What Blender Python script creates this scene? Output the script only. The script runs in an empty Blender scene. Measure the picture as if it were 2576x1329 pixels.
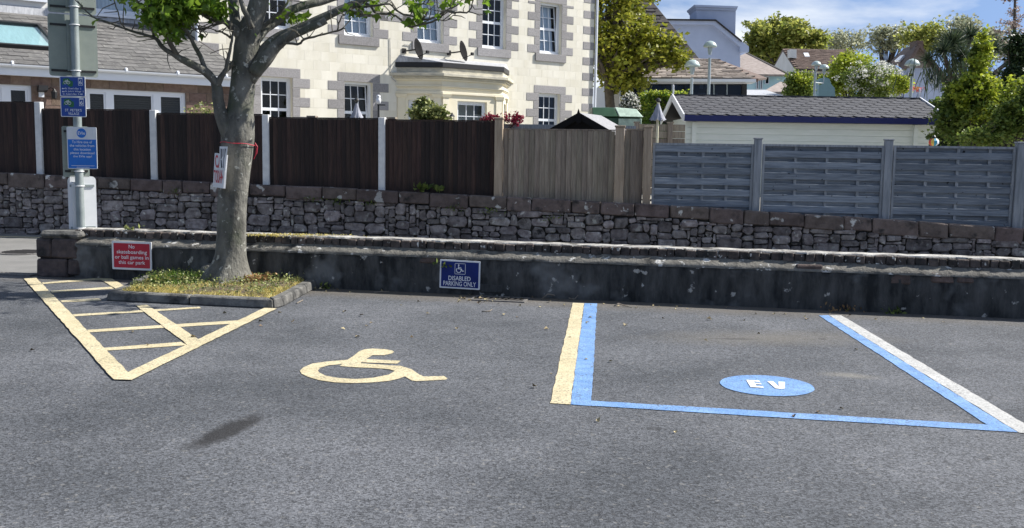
import bpy, bmesh, math, random
import numpy as np
from mathutils import Vector, Matrix, Euler
rnd = random.Random(7)
rng = np.random.default_rng(11)
SC = bpy.context.scene
COL = SC.collection
R = math.radians

# ------------------------------------------------------------------ camera
F, CX, CY, EYE = 2580.0, 1288.0, 664.5, 1.5      # focal length and centre in units of a 2576 px wide picture
PITCH = math.atan((664.5 - 378) / F)
ROLL = 0.015
cam = bpy.data.cameras.new('camera')
cam.sensor_width = 36.0; cam.sensor_fit = 'HORIZONTAL'
cam.lens = 36.0 * F / 2576.0
cam.clip_start = 0.05; cam.clip_end = 3000
co = bpy.data.objects.new('camera', cam); COL.objects.link(co)
CROT = Matrix.Rotation(R(90) - PITCH, 3, 'X') @ Matrix.Rotation(ROLL, 3, 'Z')
co.matrix_world = Matrix.Translation((0, 0, EYE)) @ CROT.to_4x4()
SC.camera = co

# ------------------------------------------------------------------ light
SUN_AZ, SUN_EL = R(74), R(43)                     # azimuth from +Y towards +X
SDIR = Vector((math.sin(SUN_AZ) * math.cos(SUN_EL), math.cos(SUN_AZ) * math.cos(SUN_EL), math.sin(SUN_EL)))
W = bpy.data.worlds.new('World'); SC.world = W; W.use_nodes = True
nt = W.node_tree; nt.nodes.clear()
def N(tree, typ, **kw):
    n = tree.nodes.new(typ)
    for k, v in kw.items():
        if k == 'inp':
            for a, b in v.items(): n.inputs[a].default_value = b
        else: setattr(n, k, v)
    return n
wo = N(nt, 'ShaderNodeOutputWorld'); bg = N(nt, 'ShaderNodeBackground'); bg.inputs['Strength'].default_value = 0.095
sky = N(nt, 'ShaderNodeTexSky', sky_type='NISHITA', sun_disc=False, sun_elevation=SUN_EL, sun_rotation=SUN_AZ,
        altitude=30, air_density=1.0, dust_density=.5, ozone_density=2.2)
tc = N(nt, 'ShaderNodeTexCoord')
mp = N(nt, 'ShaderNodeMapping', inp={'Scale': (1.0, 1.0, 2.8), 'Location': (3.1, 1.7, 0.4)})
n1 = N(nt, 'ShaderNodeTexNoise', inp={'Scale': 2.6, 'Detail': 9.0, 'Roughness': 0.56, 'Distortion': 0.25})
rp = N(nt, 'ShaderNodeValToRGB'); rp.color_ramp.elements[0].position = 0.50; rp.color_ramp.elements[1].position = 0.63
mx = N(nt, 'ShaderNodeMix', data_type='RGBA'); mx.inputs['B'].default_value = (5.6, 5.9, 6.3, 1)
nt.links.new(tc.outputs['Generated'], mp.inputs['Vector']); nt.links.new(mp.outputs[0], n1.inputs['Vector'])
nt.links.new(n1.outputs['Fac'], rp.inputs[0]); nt.links.new(rp.outputs[0], mx.inputs['Factor'])
sv = N(nt, 'ShaderNodeVectorMath', operation='ADD'); sv.inputs[1].default_value = (0, 0, .42); sn = N(nt, 'ShaderNodeVectorMath', operation='NORMALIZE')
nt.links.new(tc.outputs['Generated'], sv.inputs[0]); nt.links.new(sv.outputs[0], sn.inputs[0]); nt.links.new(sn.outputs[0], sky.inputs['Vector'])
nt.links.new(sky.outputs[0], mx.inputs['A']); nt.links.new(mx.outputs['Result'], bg.inputs[0]); nt.links.new(bg.outputs[0], wo.inputs[0])
sl = bpy.data.lights.new('sun', 'SUN'); sl.energy = 4.9; sl.angle = R(0.6); sl.color = (1.0, 0.955, 0.885)
so = bpy.data.objects.new('sun', sl); COL.objects.link(so)
so.rotation_euler = SDIR.to_track_quat('Z', 'Y').to_euler(); so.location = SDIR * 60
SC.view_settings.view_transform = 'Standard'; SC.view_settings.look = 'None'
SC.view_settings.exposure = 0.85; SC.view_settings.gamma = 1.0; SC.view_settings.use_curve_mapping = False
SC.cycles.max_bounces = 6; SC.cycles.transparent_max_bounces = 8
SC.cycles.sample_clamp_indirect = 6.0

# ------------------------------------------------------------------ picture -> place
def ray(x, y): return CROT @ Vector(((x - CX) / F, -(y - CY) / F, -1))
def onz(x, y, z=0.0):
    d = ray(x, y); t = (z - EYE) / d.z
    return Vector((d.x * t, d.y * t, z))
def ony(x, y, Y):
    d = ray(x, y); t = Y / d.y
    return Vector((d.x * t, Y, EYE + d.z * t))
def onplane(x, y, org, rz, off=0.0):
    """local (x, z) of a pixel on the upright plane local y = off of a thing at org turned by rz"""
    d = ray(x, y); n = Vector((-math.sin(rz), math.cos(rz), 0)); u = Vector((math.cos(rz), math.sin(rz), 0))
    t = ((Vector(org) - Vector((0, 0, EYE))).dot(n) + off) / d.dot(n)
    p = Vector((0, 0, EYE)) + d * t - Vector(org)
    return p.dot(u), p.z

# ------------------------------------------------------------------ mesh helpers
class MB:
    def __init__(s): s.v = []; s.f = []
    def add(s, vs, fs):
        o = len(s.v); s.v += [tuple(v) for v in vs]; s.f += [tuple(i + o for i in f) for f in fs]; return s
    def box(s, x0, x1, y0, y1, z0, z1):
        return s.add([(x0,y0,z0),(x1,y0,z0),(x1,y1,z0),(x0,y1,z0),(x0,y0,z1),(x1,y0,z1),(x1,y1,z1),(x0,y1,z1)],
              [(0,3,2,1),(4,5,6,7),(0,1,5,4),(1,2,6,5),(2,3,7,6),(3,0,4,7)])
    def hexa(s, p):                      # eight corners, bottom ring then top ring
        return s.add(p, [(0,3,2,1),(4,5,6,7),(0,1,5,4),(1,2,6,5),(2,3,7,6),(3,0,4,7)])
    def prism(s, poly, fn, w0, w1):      # poly in (a,b); fn(a,b,w) -> point
        n = len(poly)
        return s.add([fn(a, b, w0) for a, b in poly] + [fn(a, b, w1) for a, b in poly],
              [tuple(range(n))[::-1], tuple(range(n, 2 * n))] + [(i, (i + 1) % n, n + (i + 1) % n, n + i) for i in range(n)])
    def tube(s, pts, rad, k=8, cap=True, wob=None):
        pts = [Vector(p) for p in pts]; n = len(pts)
        if not hasattr(rad, '__len__'): rad = [rad] * n
        vs = []; prev = None
        for i in range(n):
            t = (pts[min(i + 1, n - 1)] - pts[max(i - 1, 0)]).normalized()
            if prev is None:
                a = Vector((1, 0, 0)) if abs(t.x) < .9 else Vector((0, 1, 0))
                prev = (a - t * a.dot(t)).normalized()
            else: prev = (prev - t * prev.dot(t)).normalized()
            b = t.cross(prev)
            for j in range(k):
                an = 2 * math.pi * j / k; r = rad[i] * (wob(i, j, k) if wob else 1)
                vs.append(pts[i] + (prev * math.cos(an) + b * math.sin(an)) * r)
        fs = [(i*k + j, i*k + (j+1) % k, (i+1)*k + (j+1) % k, (i+1)*k + j) for i in range(n - 1) for j in range(k)]
        if cap: fs += [tuple(range(k))[::-1], tuple(range((n-1)*k, n*k))]
        return s.add(vs, fs)
    def lathe(s, prof, c=(0,0,0), k=16, M=None):
        vs = []; c = Vector(c)
        for r, z in prof:
            for j in range(k):
                a = 2 * math.pi * j / k; p = Vector((r * math.cos(a), r * math.sin(a), z))
                vs.append((M @ p if M else p) + c)
        n = len(prof)
        return s.add(vs, [(i*k + j, i*k + (j+1) % k, (i+1)*k + (j+1) % k, (i+1)*k + j) for i in range(n-1) for j in range(k)]
                     + [tuple(range(k))[::-1], tuple(range((n-1)*k, n*k))])
    def mesh(s, name, mats, bevel=0, smooth=False, seg=1):
        me = bpy.data.meshes.new(name); me.from_pydata(s.v, [], s.f)
        if bevel:
            b = bmesh.new(); b.from_mesh(me)
            bmesh.ops.bevel(b, geom=[e for e in b.edges if len(e.link_faces) == 2 and e.calc_face_angle(0) > .5], offset=bevel, segments=seg, affect='EDGES', profile=.6)
            b.to_mesh(me); b.free()
        me.materials.append(mats)
        if smooth: me.shade_smooth()
        me.update(); return me
    def build(s, name, mat, parent=None, bevel=0, smooth=False, **kw):
        return link(name, s.mesh(name, mat, bevel, smooth), parent, **kw)
def link(name, me, parent=None, loc=None, rot=None, label=None, kind=None):
    o = bpy.data.objects.new(name, me); COL.objects.link(o); o.parent = parent
    if loc is not None: o.location = loc
    if rot is not None: o.rotation_euler = rot
    if label: o['label'] = label
    if kind: o['kind'] = kind
    return o
def thing(name, label, cat, loc=(0,0,0), rz=0.0, group=None):
    o = bpy.data.objects.new(name, None); COL.objects.link(o); o.empty_display_size = .2
    o.location = loc; o.rotation_euler = (0, 0, rz)
    return tag(o, label, cat, group)
def tag(o, label, cat, group=None):
    o['label'] = label; o['category'] = cat
    if group: o['group'] = group
    return o
def copy_thing(src, loc, label=None, rz=None):
    def cp(o, par):
        c = o.copy(); COL.objects.link(c); c.parent = par
        for ch in o.children: cp(ch, c)
        return c
    c = cp(src, None); c.location = loc
    if rz is not None: c.rotation_euler = (0, 0, rz)
    if label: c['label'] = label
    return c
def fast_mesh(name, V, faces_per, mat, loopidx, smooth=False):
    """V (n,3); loopidx (m, faces_per) vertex indices of equal-sized faces"""
    me = bpy.data.meshes.new(name); m = len(loopidx)
    me.vertices.add(len(V)); me.vertices.foreach_set('co', np.ascontiguousarray(V, dtype=np.float32).ravel())
    me.loops.add(m * faces_per); me.loops.foreach_set('vertex_index', np.ascontiguousarray(loopidx, dtype=np.int32).ravel())
    me.polygons.add(m); me.polygons.foreach_set('loop_start', np.arange(0, m * faces_per, faces_per, dtype=np.int32))
    me.update(calc_edges=True); me.validate(); me.materials.append(mat)
    if smooth: me.shade_smooth()
    return me
TPL = {   # leaf templates: vertices and triangles
 'leaf': (np.array([(0,0,0),(.34,.45,.08),(0,1,-.06),(-.34,.45,.08)], float), np.array([(0,1,2),(0,2,3)])),
 'maple': (np.array([(0,0,0),(.28,.08,.03),(.55,.42,-.05),(.24,.48,.04),(0,1,-.1),(-.24,.48,.04),(-.55,.42,-.05),(-.28,.08,.03)], float),
           np.array([(0,1,3),(1,2,3),(0,3,5),(3,4,5),(0,5,7),(5,6,7)])),
 'blade': (np.array([(-.5,0,0),(.5,0,0),(.32,.5,.05),(-.32,.5,.05),(0,1,.22)], float), np.array([(0,1,2),(0,2,3),(3,2,4)])),
}
def scatter(name, P, size, mat, parent=None, tpl='leaf', up=.5, width=1.0, dirs=None, smooth=False):
    """leaves at points P (n,3); size scalar or (n,)"""
    T, FA = TPL[tpl]; n = len(P); size = np.broadcast_to(np.asarray(size, float), (n,))
    if dirs is None:
        d = rng.normal(size=(n, 3)); d[:, 2] *= .6
    else: d = dirs.copy()
    d /= np.linalg.norm(d, axis=1)[:, None]
    nn = rng.normal(size=(n, 3)); nn[:, 2] += up * 2.0
    x = np.cross(d, nn); x /= np.linalg.norm(x, axis=1)[:, None] + 1e-9
    z = np.cross(x, d)
    w = width if hasattr(width, '__len__') else np.full(n, width)
    V = (P[:, None, :] + size[:, None, None] * ((T[None, :, 0, None] * w[:, None, None]) * x[:, None, :] + T[None, :, 1, None] * d[:, None, :] + T[None, :, 2, None] * z[:, None, :]))
    L = (FA[None] + (np.arange(n) * len(T))[:, None, None]).reshape(-1, 3)
    return link(name, fast_mesh(name, V.reshape(-1, 3), 3, mat, L, smooth), parent)
def clumps(c, r, nc, per, spread, shell=.55, flat=0):
    """points in clumps spread through an ellipsoid"""
    d = rng.normal(size=(nc, 3)); d /= np.linalg.norm(d, axis=1)[:, None]
    q = d * (shell + (1 - shell) * rng.random(nc)[:, None] ** .6) * (0.74 + .5 * rng.random((nc, 1)) ** 1.6)
    q = q * np.array(r)
    sp = spread * (0.55 + .9 * rng.random(nc))
    P = (q[:, None, :] + rng.normal(size=(nc, per, 3)) * sp[:, None, None] * np.array([1, 1, .7])).reshape(-1, 3)
    return P + np.array(c), q + np.array(c)

# ------------------------------------------------------------------ materials
MATS = {}
def pmat(name, c1, c2=None, scale=6.0, rough=.8, bump=0.0, bscale=40.0, var=0.0, stretch=(1,1,1), lo=.35, hi=.65,
         spots=None, metallic=0.0, spec=.5, island=False, hue=0.0, extra=None, detail=6.0):
    m = bpy.data.materials.new(name); m.use_nodes = True; t = m.node_tree; L = t.links.new
    b = t.nodes['Principled BSDF']; b.inputs['Roughness'].default_value = rough
    b.inputs['Metallic'].default_value = metallic; b.inputs['Specular IOR Level'].default_value = spec
    c2 = c2 or c1
    tcn = N(t, 'ShaderNodeTexCoord'); oi = N(t, 'ShaderNodeObjectInfo')
    rv = oi.outputs['Random']
    if island:
        g = N(t, 'ShaderNodeNewGeometry'); ad = N(t, 'ShaderNodeMath', operation='ADD'); fr = N(t, 'ShaderNodeMath', operation='FRACT')
        L(g.outputs['Random Per Island'], ad.inputs[0]); L(rv, ad.inputs[1]); L(ad.outputs[0], fr.inputs[0]); rv = fr.outputs[0]
    ofs = N(t, 'ShaderNodeVectorMath', operation='MULTIPLY_ADD'); ofs.inputs[1].default_value = (37, 53, 71)
    cmb = N(t, 'ShaderNodeCombineXYZ')
    for i in range(3): L(rv, cmb.inputs[i])
    L(cmb.outputs[0], ofs.inputs[0]); L(tcn.outputs['Object'], ofs.inputs[2])
    mpn = N(t, 'ShaderNodeMapping', inp={'Scale': stretch}); L(ofs.outputs[0], mpn.inputs['Vector']); vec = mpn.outputs[0]
    no = N(t, 'ShaderNodeTexNoise', inp={'Scale': scale, 'Detail': detail, 'Roughness': .62}); L(vec, no.inputs['Vector'])
    ra = N(t, 'ShaderNodeMapRange', inp={1: lo, 2: hi}); L(no.outputs['Fac'], ra.inputs[0])
    mi = N(t, 'ShaderNodeMix', data_type='RGBA'); mi.inputs['A'].default_value = (*c1, 1); mi.inputs['B'].default_value = (*c2, 1)
    L(ra.outputs[0], mi.inputs['Factor']); col = mi.outputs['Result']
    for (sc, ss, l0, l1) in (spots or []):
        n2 = N(t, 'ShaderNodeTexNoise', inp={'Scale': ss, 'Detail': 4.0, 'Roughness': .55}); L(ofs.outputs[0], n2.inputs['Vector'])
        r2 = N(t, 'ShaderNodeMapRange', inp={1: l0, 2: l1}); L(n2.outputs['Fac'], r2.inputs[0])
        m2 = N(t, 'ShaderNodeMix', data_type='RGBA'); m2.inputs['B'].default_value = (*sc, 1)
        L(col, m2.inputs['A']); L(r2.outputs[0], m2.inputs['Factor']); col = m2.outputs['Result']
    if var or hue:
        hs = N(t, 'ShaderNodeHueSaturation'); L(col, hs.inputs['Color'])
        r3 = N(t, 'ShaderNodeMapRange', inp={3: 1 - var, 4: 1 + var}); L(rv, r3.inputs[0]); L(r3.outputs[0], hs.inputs['Value'])
        if hue:
            r4 = N(t, 'ShaderNodeMapRange', inp={3: .5 - hue, 4: .5 + hue})
            mu = N(t, 'ShaderNodeMath', operation='MULTIPLY', inp={1: 7.31}); fr2 = N(t, 'ShaderNodeMath', operation='FRACT')
            L(rv, mu.inputs[0]); L(mu.outputs[0], fr2.inputs[0]); L(fr2.outputs[0], r4.inputs[0]); L(r4.outputs[0], hs.inputs['Hue'])
        col = hs.outputs[0]
    if extra: col = extra(t, col, tcn, b)
    L(col, b.inputs['Base Color'])
    if bump:
        nb = N(t, 'ShaderNodeTexNoise', inp={'Scale': bscale, 'Detail': 5.0, 'Roughness': .65}); L(vec, nb.inputs['Vector'])
        bu = N(t, 'ShaderNodeBump', inp={'Strength': min(1, bump), 'Distance': .02}); L(nb.outputs['Fac'], bu.inputs['Height']); L(bu.outputs[0], b.inputs['Normal'])
    MATS[name] = m; return m
def leafmat(name, c1, c2, trans=.35, var=.25, hue=.015):
    m = bpy.data.materials.new(name); m.use_nodes = True; t = m.node_tree; L = t.links.new
    b = t.nodes['Principled BSDF']; b.inputs['Roughness'].default_value = .5; b.inputs['Specular IOR Level'].default_value = .35
    g = N(t, 'ShaderNodeNewGeometry'); mi = N(t, 'ShaderNodeMix', data_type='RGBA')
    mi.inputs['A'].default_value = (*c1, 1); mi.inputs['B'].default_value = (*c2, 1); L(g.outputs['Random Per Island'], mi.inputs['Factor'])
    hs = N(t, 'ShaderNodeHueSaturation'); mu = N(t, 'ShaderNodeMath', operation='MULTIPLY', inp={1: 13.7}); fr = N(t, 'ShaderNodeMath', operation='FRACT')
    L(g.outputs['Random Per Island'], mu.inputs[0]); L(mu.outputs[0], fr.inputs[0])
    r3 = N(t, 'ShaderNodeMapRange', inp={3: 1 - var, 4: 1 + var}); L(fr.outputs[0], r3.inputs[0]); L(r3.outputs[0], hs.inputs['Value'])
    L(mi.outputs['Result'], hs.inputs['Color']); L(hs.outputs[0], b.inputs['Base Color'])
    tr = N(t, 'ShaderNodeBsdfTranslucent'); L(hs.outputs[0], tr.inputs['Color'])
    ms = N(t, 'ShaderNodeMixShader'); ms.inputs[0].default_value = trans
    L(b.outputs[0], ms.inputs[1]); L(tr.outputs[0], ms.inputs[2]); L(ms.outputs[0], t.nodes['Material Output'].inputs['Surface'])
    MATS[name] = m; return m
def glassmat(name, tint=(.85, .92, .95), rough=.02):
    m = bpy.data.materials.new(name); m.use_nodes = True; t = m.node_tree; L = t.links.new
    t.nodes.remove(t.nodes['Principled BSDF'])
    fr = N(t, 'ShaderNodeLayerWeight', inp={'Blend': .28}); gl = N(t, 'ShaderNodeBsdfGlossy', inp={'Roughness': rough}); tr = N(t, 'ShaderNodeBsdfTransparent')
    tr.inputs[0].default_value = (*tint, 1); gl.inputs[0].default_value = (.9, .95, 1, 1); ms = N(t, 'ShaderNodeMixShader')
    L(fr.outputs['Fresnel'], ms.inputs[0]); L(tr.outputs[0], ms.inputs[1]); L(gl.outputs[0], ms.inputs[2]); L(ms.outputs[0], t.nodes['Material Output'].inputs['Surface'])
    MATS[name] = m; return m
def flat(name, c, rough=.5, metallic=0.0, spec=.5, var=.06, scale=8):
    d = tuple(max(0, x * (1 - var)) for x in c); l = tuple(min(1, x * (1 + var)) for x in c)
    return pmat(name, d, l, scale=scale, rough=rough, metallic=metallic, spec=spec)

def asphalt_extra(t, col, tcn, b):
    L = t.links.new
    # fine chippings
    vo = N(t, 'ShaderNodeTexVoronoi', inp={'Scale': 95.0}); L(tcn.outputs['Object'], vo.inputs['Vector'])
    sp = N(t, 'ShaderNodeSeparateColor'); L(vo.outputs['Color'], sp.inputs[0])
    r = N(t, 'ShaderNodeMapRange', inp={1: .0, 2: 1.0, 3: .45, 4: 1.55}); L(sp.outputs[0], r.inputs[0])
    hs = N(t, 'ShaderNodeHueSaturation'); L(col, hs.inputs['Color']); L(r.outputs[0], hs.inputs['Value']); col = hs.outputs[0]
    # small pale chips
    v2 = N(t, 'ShaderNodeTexVoronoi', inp={'Scale': 60.0}); L(tcn.outputs['Object'], v2.inputs['Vector'])
    s2 = N(t, 'ShaderNodeSeparateColor'); L(v2.outputs['Color'], s2.inputs[0])
    r2 = N(t, 'ShaderNodeMapRange', inp={1: .955, 2: 1.0, 3: 0, 4: .35}); L(s2.outputs[1], r2.inputs[0])
    m2 = N(t, 'ShaderNodeMix', data_type='RGBA'); m2.inputs['B'].default_value = (.30, .29, .27, 1); L(col, m2.inputs['A']); L(r2.outputs[0], m2.inputs['Factor']); col = m2.outputs['Result']
    def ellipse(c, ax, ra, rb, colr, amt, soft=.35, ns=9.0, na=.5):
        nonlocal col
        s = N(t, 'ShaderNodeVectorMath', operation='SUBTRACT'); s.inputs[1].default_value = (c.x, c.y, 0); L(tcn.outputs['Object'], s.inputs[0])
        rot = N(t, 'ShaderNodeVectorRotate', rotation_type='Z_AXIS', inp={'Angle': -ax}); L(s.outputs[0], rot.inputs['Vector'])
        ml = N(t, 'ShaderNodeVectorMath', operation='MULTIPLY'); ml.inputs[1].default_value = (1 / ra, 1 / rb, 0); L(rot.outputs[0], ml.inputs[0])
        ln = N(t, 'ShaderNodeVectorMath', operation='LENGTH'); L(ml.outputs[0], ln.inputs[0])
        nn = N(t, 'ShaderNodeTexNoise', inp={'Scale': ns, 'Detail': 6.0, 'Roughness': .7}); L(tcn.outputs['Object'], nn.inputs['Vector'])
        ma = N(t, 'ShaderNodeMath', operation='MULTIPLY_ADD', inp={1: na, 2: -na * .5}); L(nn.outputs['Fac'], ma.inputs[0])
        ad = N(t, 'ShaderNodeMath', operation='ADD'); L(ln.outputs['Value'], ad.inputs[0]); L(ma.outputs[0], ad.inputs[1])
        rr = N(t, 'ShaderNodeMapRange', inp={1: 1.0, 2: 1.0 - soft, 3: 0, 4: amt}); L(ad.outputs[0], rr.inputs[0])
        mm = N(t, 'ShaderNodeMix', data_type='RGBA'); mm.inputs['B'].default_value = (*colr, 1); L(col, mm.inputs['A']); L(rr.outputs[0], mm.inputs['Factor']); col = mm.outputs['Result']
    a, c = onz(468, 1135), onz(662, 1040)
    ellipse((a + c) / 2, math.atan2(c.y - a.y, c.x - a.x), (c - a).length * .56, .105, (.016, .015, .015), .85, .5, 12, .9)
    e = onz(1940, 850); ellipse(e, .1, 1.3, .45, (.16, .145, .12), .5, .9, 3, .8)
    e = onz(2140, 945); ellipse(e, -.3, .25, .12, (.25, .235, .2), .5, .9, 5, .8)
    e = onz(1850, 853); ellipse(e, .0, .25, .05, (.03, .03, .03), .6, .8, 5, .8)
    # drips of oil and slow seams
    v3 = N(t, 'ShaderNodeTexVoronoi', inp={'Scale': 1.7}); L(tcn.outputs['Object'], v3.inputs['Vector'])
    s3 = N(t, 'ShaderNodeSeparateColor'); L(v3.outputs['Color'], s3.inputs[0])
    r3 = N(t, 'ShaderNodeMapRange', inp={1: .62, 2: 1.0, 3: 0.0, 4: .075}); L(s3.outputs[2], r3.inputs[0])
    l3 = N(t, 'ShaderNodeMath', operation='LESS_THAN'); L(v3.outputs['Distance'], l3.inputs[0]); L(r3.outputs[0], l3.inputs[1])
    k3 = N(t, 'ShaderNodeMath', operation='MULTIPLY', inp={1: .45}); L(l3.outputs[0], k3.inputs[0])
    m3 = N(t, 'ShaderNodeMix', data_type='RGBA'); m3.inputs['B'].default_value = (.025, .025, .026, 1); L(col, m3.inputs['A']); L(k3.outputs[0], m3.inputs['Factor']); col = m3.outputs['Result']
    # dusty verge along the wall foot
    a, c = onz(95, 697), onz(2576, 805); mid = (a + c) / 2
    ellipse(mid, math.atan2(c.y - a.y, c.x - a.x), 9.0, .62, (.135, .115, .088), .75, .9, 5, .7)
    return col
pmat('asphalt', (.062, .067, .075), (.114, .119, .130), scale=.75, rough=.86, bump=.55, bscale=110, extra=asphalt_extra, spec=.3)
pmat('lane_asphalt', (.15, .148, .14), (.2, .195, .185), scale=2.0, rough=.85, bump=.4, bscale=90)
def worn(t, col, tcn, b):
    L = t.links.new
    vo = N(t, 'ShaderNodeTexVoronoi', inp={'Scale': 95.0}); L(tcn.outputs['Object'], vo.inputs['Vector'])
    sp = N(t, 'ShaderNodeSeparateColor'); L(vo.outputs['Color'], sp.inputs[0])
    nz = N(t, 'ShaderNodeTexNoise', inp={'Scale': 2.5, 'Detail': 4.0}); L(tcn.outputs['Object'], nz.inputs['Vector'])
    ad = N(t, 'ShaderNodeMath', operation='MULTIPLY_ADD', inp={1: .55}); L(nz.outputs['Fac'], ad.inputs[0]); L(sp.outputs[0], ad.inputs[2])
    r = N(t, 'ShaderNodeMapRange', inp={1: 1.09, 2: 1.32, 3: 0, 4: .75}); L(ad.outputs[0], r.inputs[0])
    m = N(t, 'ShaderNodeMix', data_type='RGBA'); m.inputs['B'].default_value = (.07, .07, .07, 1); L(col, m.inputs['A']); L(r.outputs[0], m.inputs['Factor'])
    r2 = N(t, 'ShaderNodeMapRange', inp={3: .8, 4: 1.15}); L(sp.outputs[1], r2.inputs[0])
    hs = N(t, 'ShaderNodeHueSaturation'); L(m.outputs['Result'], hs.inputs['Color']); L(r2.outputs[0], hs.inputs['Value'])
    return hs.outputs[0]
pmat('yellow_paint', (.47, .405, .25), (.56, .49, .32), scale=5, rough=.75, bump=.4, bscale=110, extra=worn)
pmat('blue_paint', (.105, .23, .47), (.18, .32, .57), scale=6, rough=.75, bump=.5, bscale=110, extra=worn)
pmat('white_paint', (.37, .37, .36), (.46, .46, .445), scale=4, rough=.75, bump=.4, bscale=110, extra=worn)
pmat('letter_white', (.70, .70, .69), (.76, .76, .75), scale=30, rough=.6)
pmat('rubble', (.11, .092, .088), (.30, .27, .26), scale=9, rough=.9, bump=.8, bscale=38, var=.45, hue=.02, island=True,
     spots=[((.42, .41, .37), 11, .60, .68), ((.025, .023, .022), 7, .60, .72)])
pmat('capstone', (.088, .066, .058), (.158, .123, .110), scale=7, rough=.9, bump=.7, bscale=34, var=.28, hue=.015, island=True,
     spots=[((.50, .49, .46), 6, .62, .66), ((.028, .025, .023), 5, .56, .7)])
pmat('mortar_dark', (.022, .020, .018), (.05, .045, .04), scale=14, rough=.95, bump=.6)
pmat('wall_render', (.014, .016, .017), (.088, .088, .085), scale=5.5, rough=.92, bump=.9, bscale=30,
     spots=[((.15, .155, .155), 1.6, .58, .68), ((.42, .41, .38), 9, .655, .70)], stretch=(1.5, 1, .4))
pmat('wall_shoulder', (.10, .094, .082), (.20, .19, .165), scale=8, rough=.93, bump=.9, bscale=36,
     spots=[((.52, .51, .48), 10, .62, .67), ((.03, .03, .028), 6, .58, .7)])
pmat('coping_brick', (.045, .036, .032), (.12, .095, .082), scale=9, rough=.92, bump=.8, bscale=40, var=.35, island=True,
     spots=[((.03, .028, .025), 7, .50, .62), ((.55, .54, .5), 17, .63, .67)])
pmat('sunlit_coping_top', (.20, .19, .175), (.52, .505, .465), scale=7, rough=.93, bump=.8, bscale=40, spots=[((.07, .065, .055), 6, .52, .62)])  # pale lichen and cement tone plus sunlit brightness painted into the coping top
pmat('exposed_stone', (.075, .055, .047), (.14, .10, .085), scale=10, rough=.9, bump=.7, bscale=40, var=.2)
pmat('granite_dark', (.045, .036, .036), (.11, .085, .08), scale=8, rough=.9, bump=.9, bscale=30, var=.2,
     spots=[((.02, .02, .02), 5, .55, .7)])
pmat('kerb', (.085, .083, .078), (.19, .185, .17), scale=9, rough=.9, bump=.7, bscale=60, var=.15, spots=[((.03, .03, .028), 6, .5, .66)])
pmat('soil', (.06, .045, .03), (.13, .10, .065), scale=14, rough=.95, bump=.8)
pmat('garden_bounce', (.24, .23, .20), (.34, .33, .29), scale=3, rough=.95)  # unseen garden ground made pale so sunlight bounces onto cabin and house
pmat('concrete_post', (.60, .60, .59), (.72, .72, .70), scale=10, rough=.85, bump=.3, bscale=80, var=.06)
pmat('brown_board', (.016, .0078, .0058), (.042, .0215, .0155), scale=5, rough=.75, bump=.5, bscale=18, stretch=(6, 6, .5), var=.6, hue=.008)
pmat('pale_board', (.185, .15, .115), (.31, .26, .20), scale=5, rough=.8, bump=.5, bscale=16, stretch=(6, 6, .5), var=.2, hue=.012,
     spots=[((.045, .032, .024), 16, .73, .75)])
pmat('pale_post', (.26, .20, .14), (.38, .30, .22), scale=5, rough=.8, bump=.4, bscale=16, stretch=(6, 6, .5), var=.12, spots=[((.05, .035, .025), 13, .73, .75)])
pmat('grey_board', (.115, .138, .168), (.23, .26, .295), scale=4, rough=.85, bump=.5, bscale=14, stretch=(.6, 6, 8), var=.25,
     spots=[((.01, .01, .012), 15, .69, .71)])
pmat('grey_post', (.17, .19, .21), (.29, .31, .335), scale=4, rough=.85, bump=.5, bscale=14, stretch=(6, 6, .6), var=.12)
pmat('render_cream', (.655, .62, .51), (.745, .715, .62), scale=2.4, stretch=(1, 1, .22), rough=.88, bump=.25, bscale=120, var=.035, spots=[((.55, .52, .43), 1.3, .62, .8)])
pmat('bay_cream', (.70, .64, .48), (.77, .72, .57), scale=1.4, rough=.82, bump=.15, bscale=90)
pmat('bay_stained', (.38, .36, .30), (.60, .56, .44), scale=4, rough=.88, bump=.3, bscale=60, stretch=(1, 1, 3))
pmat('house_granite', (.225, .215, .215), (.315, .305, .305), scale=30, rough=.85, bump=.3, bscale=90, var=.14, hue=.012)
pmat('white_upvc', (.70, .73, .78), (.74, .77, .81), scale=3, rough=.35)
pmat('slate', (.085, .083, .081), (.155, .15, .142), scale=7, rough=.75, bump=.4, bscale=36, var=.22, hue=.012, island=True, spots=[((.34, .33, .29), 8, .66, .72)])
pmat('lead', (.28, .29, .31), (.46, .47, .49), scale=6, rough=.6, bump=.3, bscale=25, stretch=(3, 1, .8))
pmat('block_brown', (.135, .088, .066), (.20, .140, .108), scale=12, rough=.9, bump=.5, bscale=60, var=.22, hue=.012)
pmat('mortar', (.20, .165, .135), (.26, .22, .185), scale=20, rough=.95)
pmat('interior', (.012, .013, .015), (.03, .03, .034), scale=1.2, rough=.9)
pmat('blind', (.02, .019, .017), (.045, .042, .036), scale=4, rough=.6, stretch=(.3, 1, 9))
pmat('curtain', (.62, .64, .68), (.74, .76, .80), scale=3, rough=.85, stretch=(9, 1, .4))
glassmat('glass'); glassmat('dark_glass', (.25, .32, .4)); glassmat('teal_glass', (.58, .73, .73))
pmat('galvanised', (.23, .27, .27), (.33, .37, .365), scale=5, rough=.5, metallic=.35, bump=.1, bscale=60)
pmat('sign_back', (.23, .27, .245), (.31, .345, .31), scale=3.0, rough=.55, metallic=.25, spots=[((.16, .18, .17), 26, .68, .74)])
pmat('sign_back_white', (.68, .70, .72), (.78, .79, .80), scale=3, rough=.5, spots=[((.45, .45, .44), 20, .70, .76)])
flat('black_metal', (.012, .012, .013), .5); flat('sign_white', (.72, .73, .75), .45); flat('sign_blue', (.012, .06, .30), .4)
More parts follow.
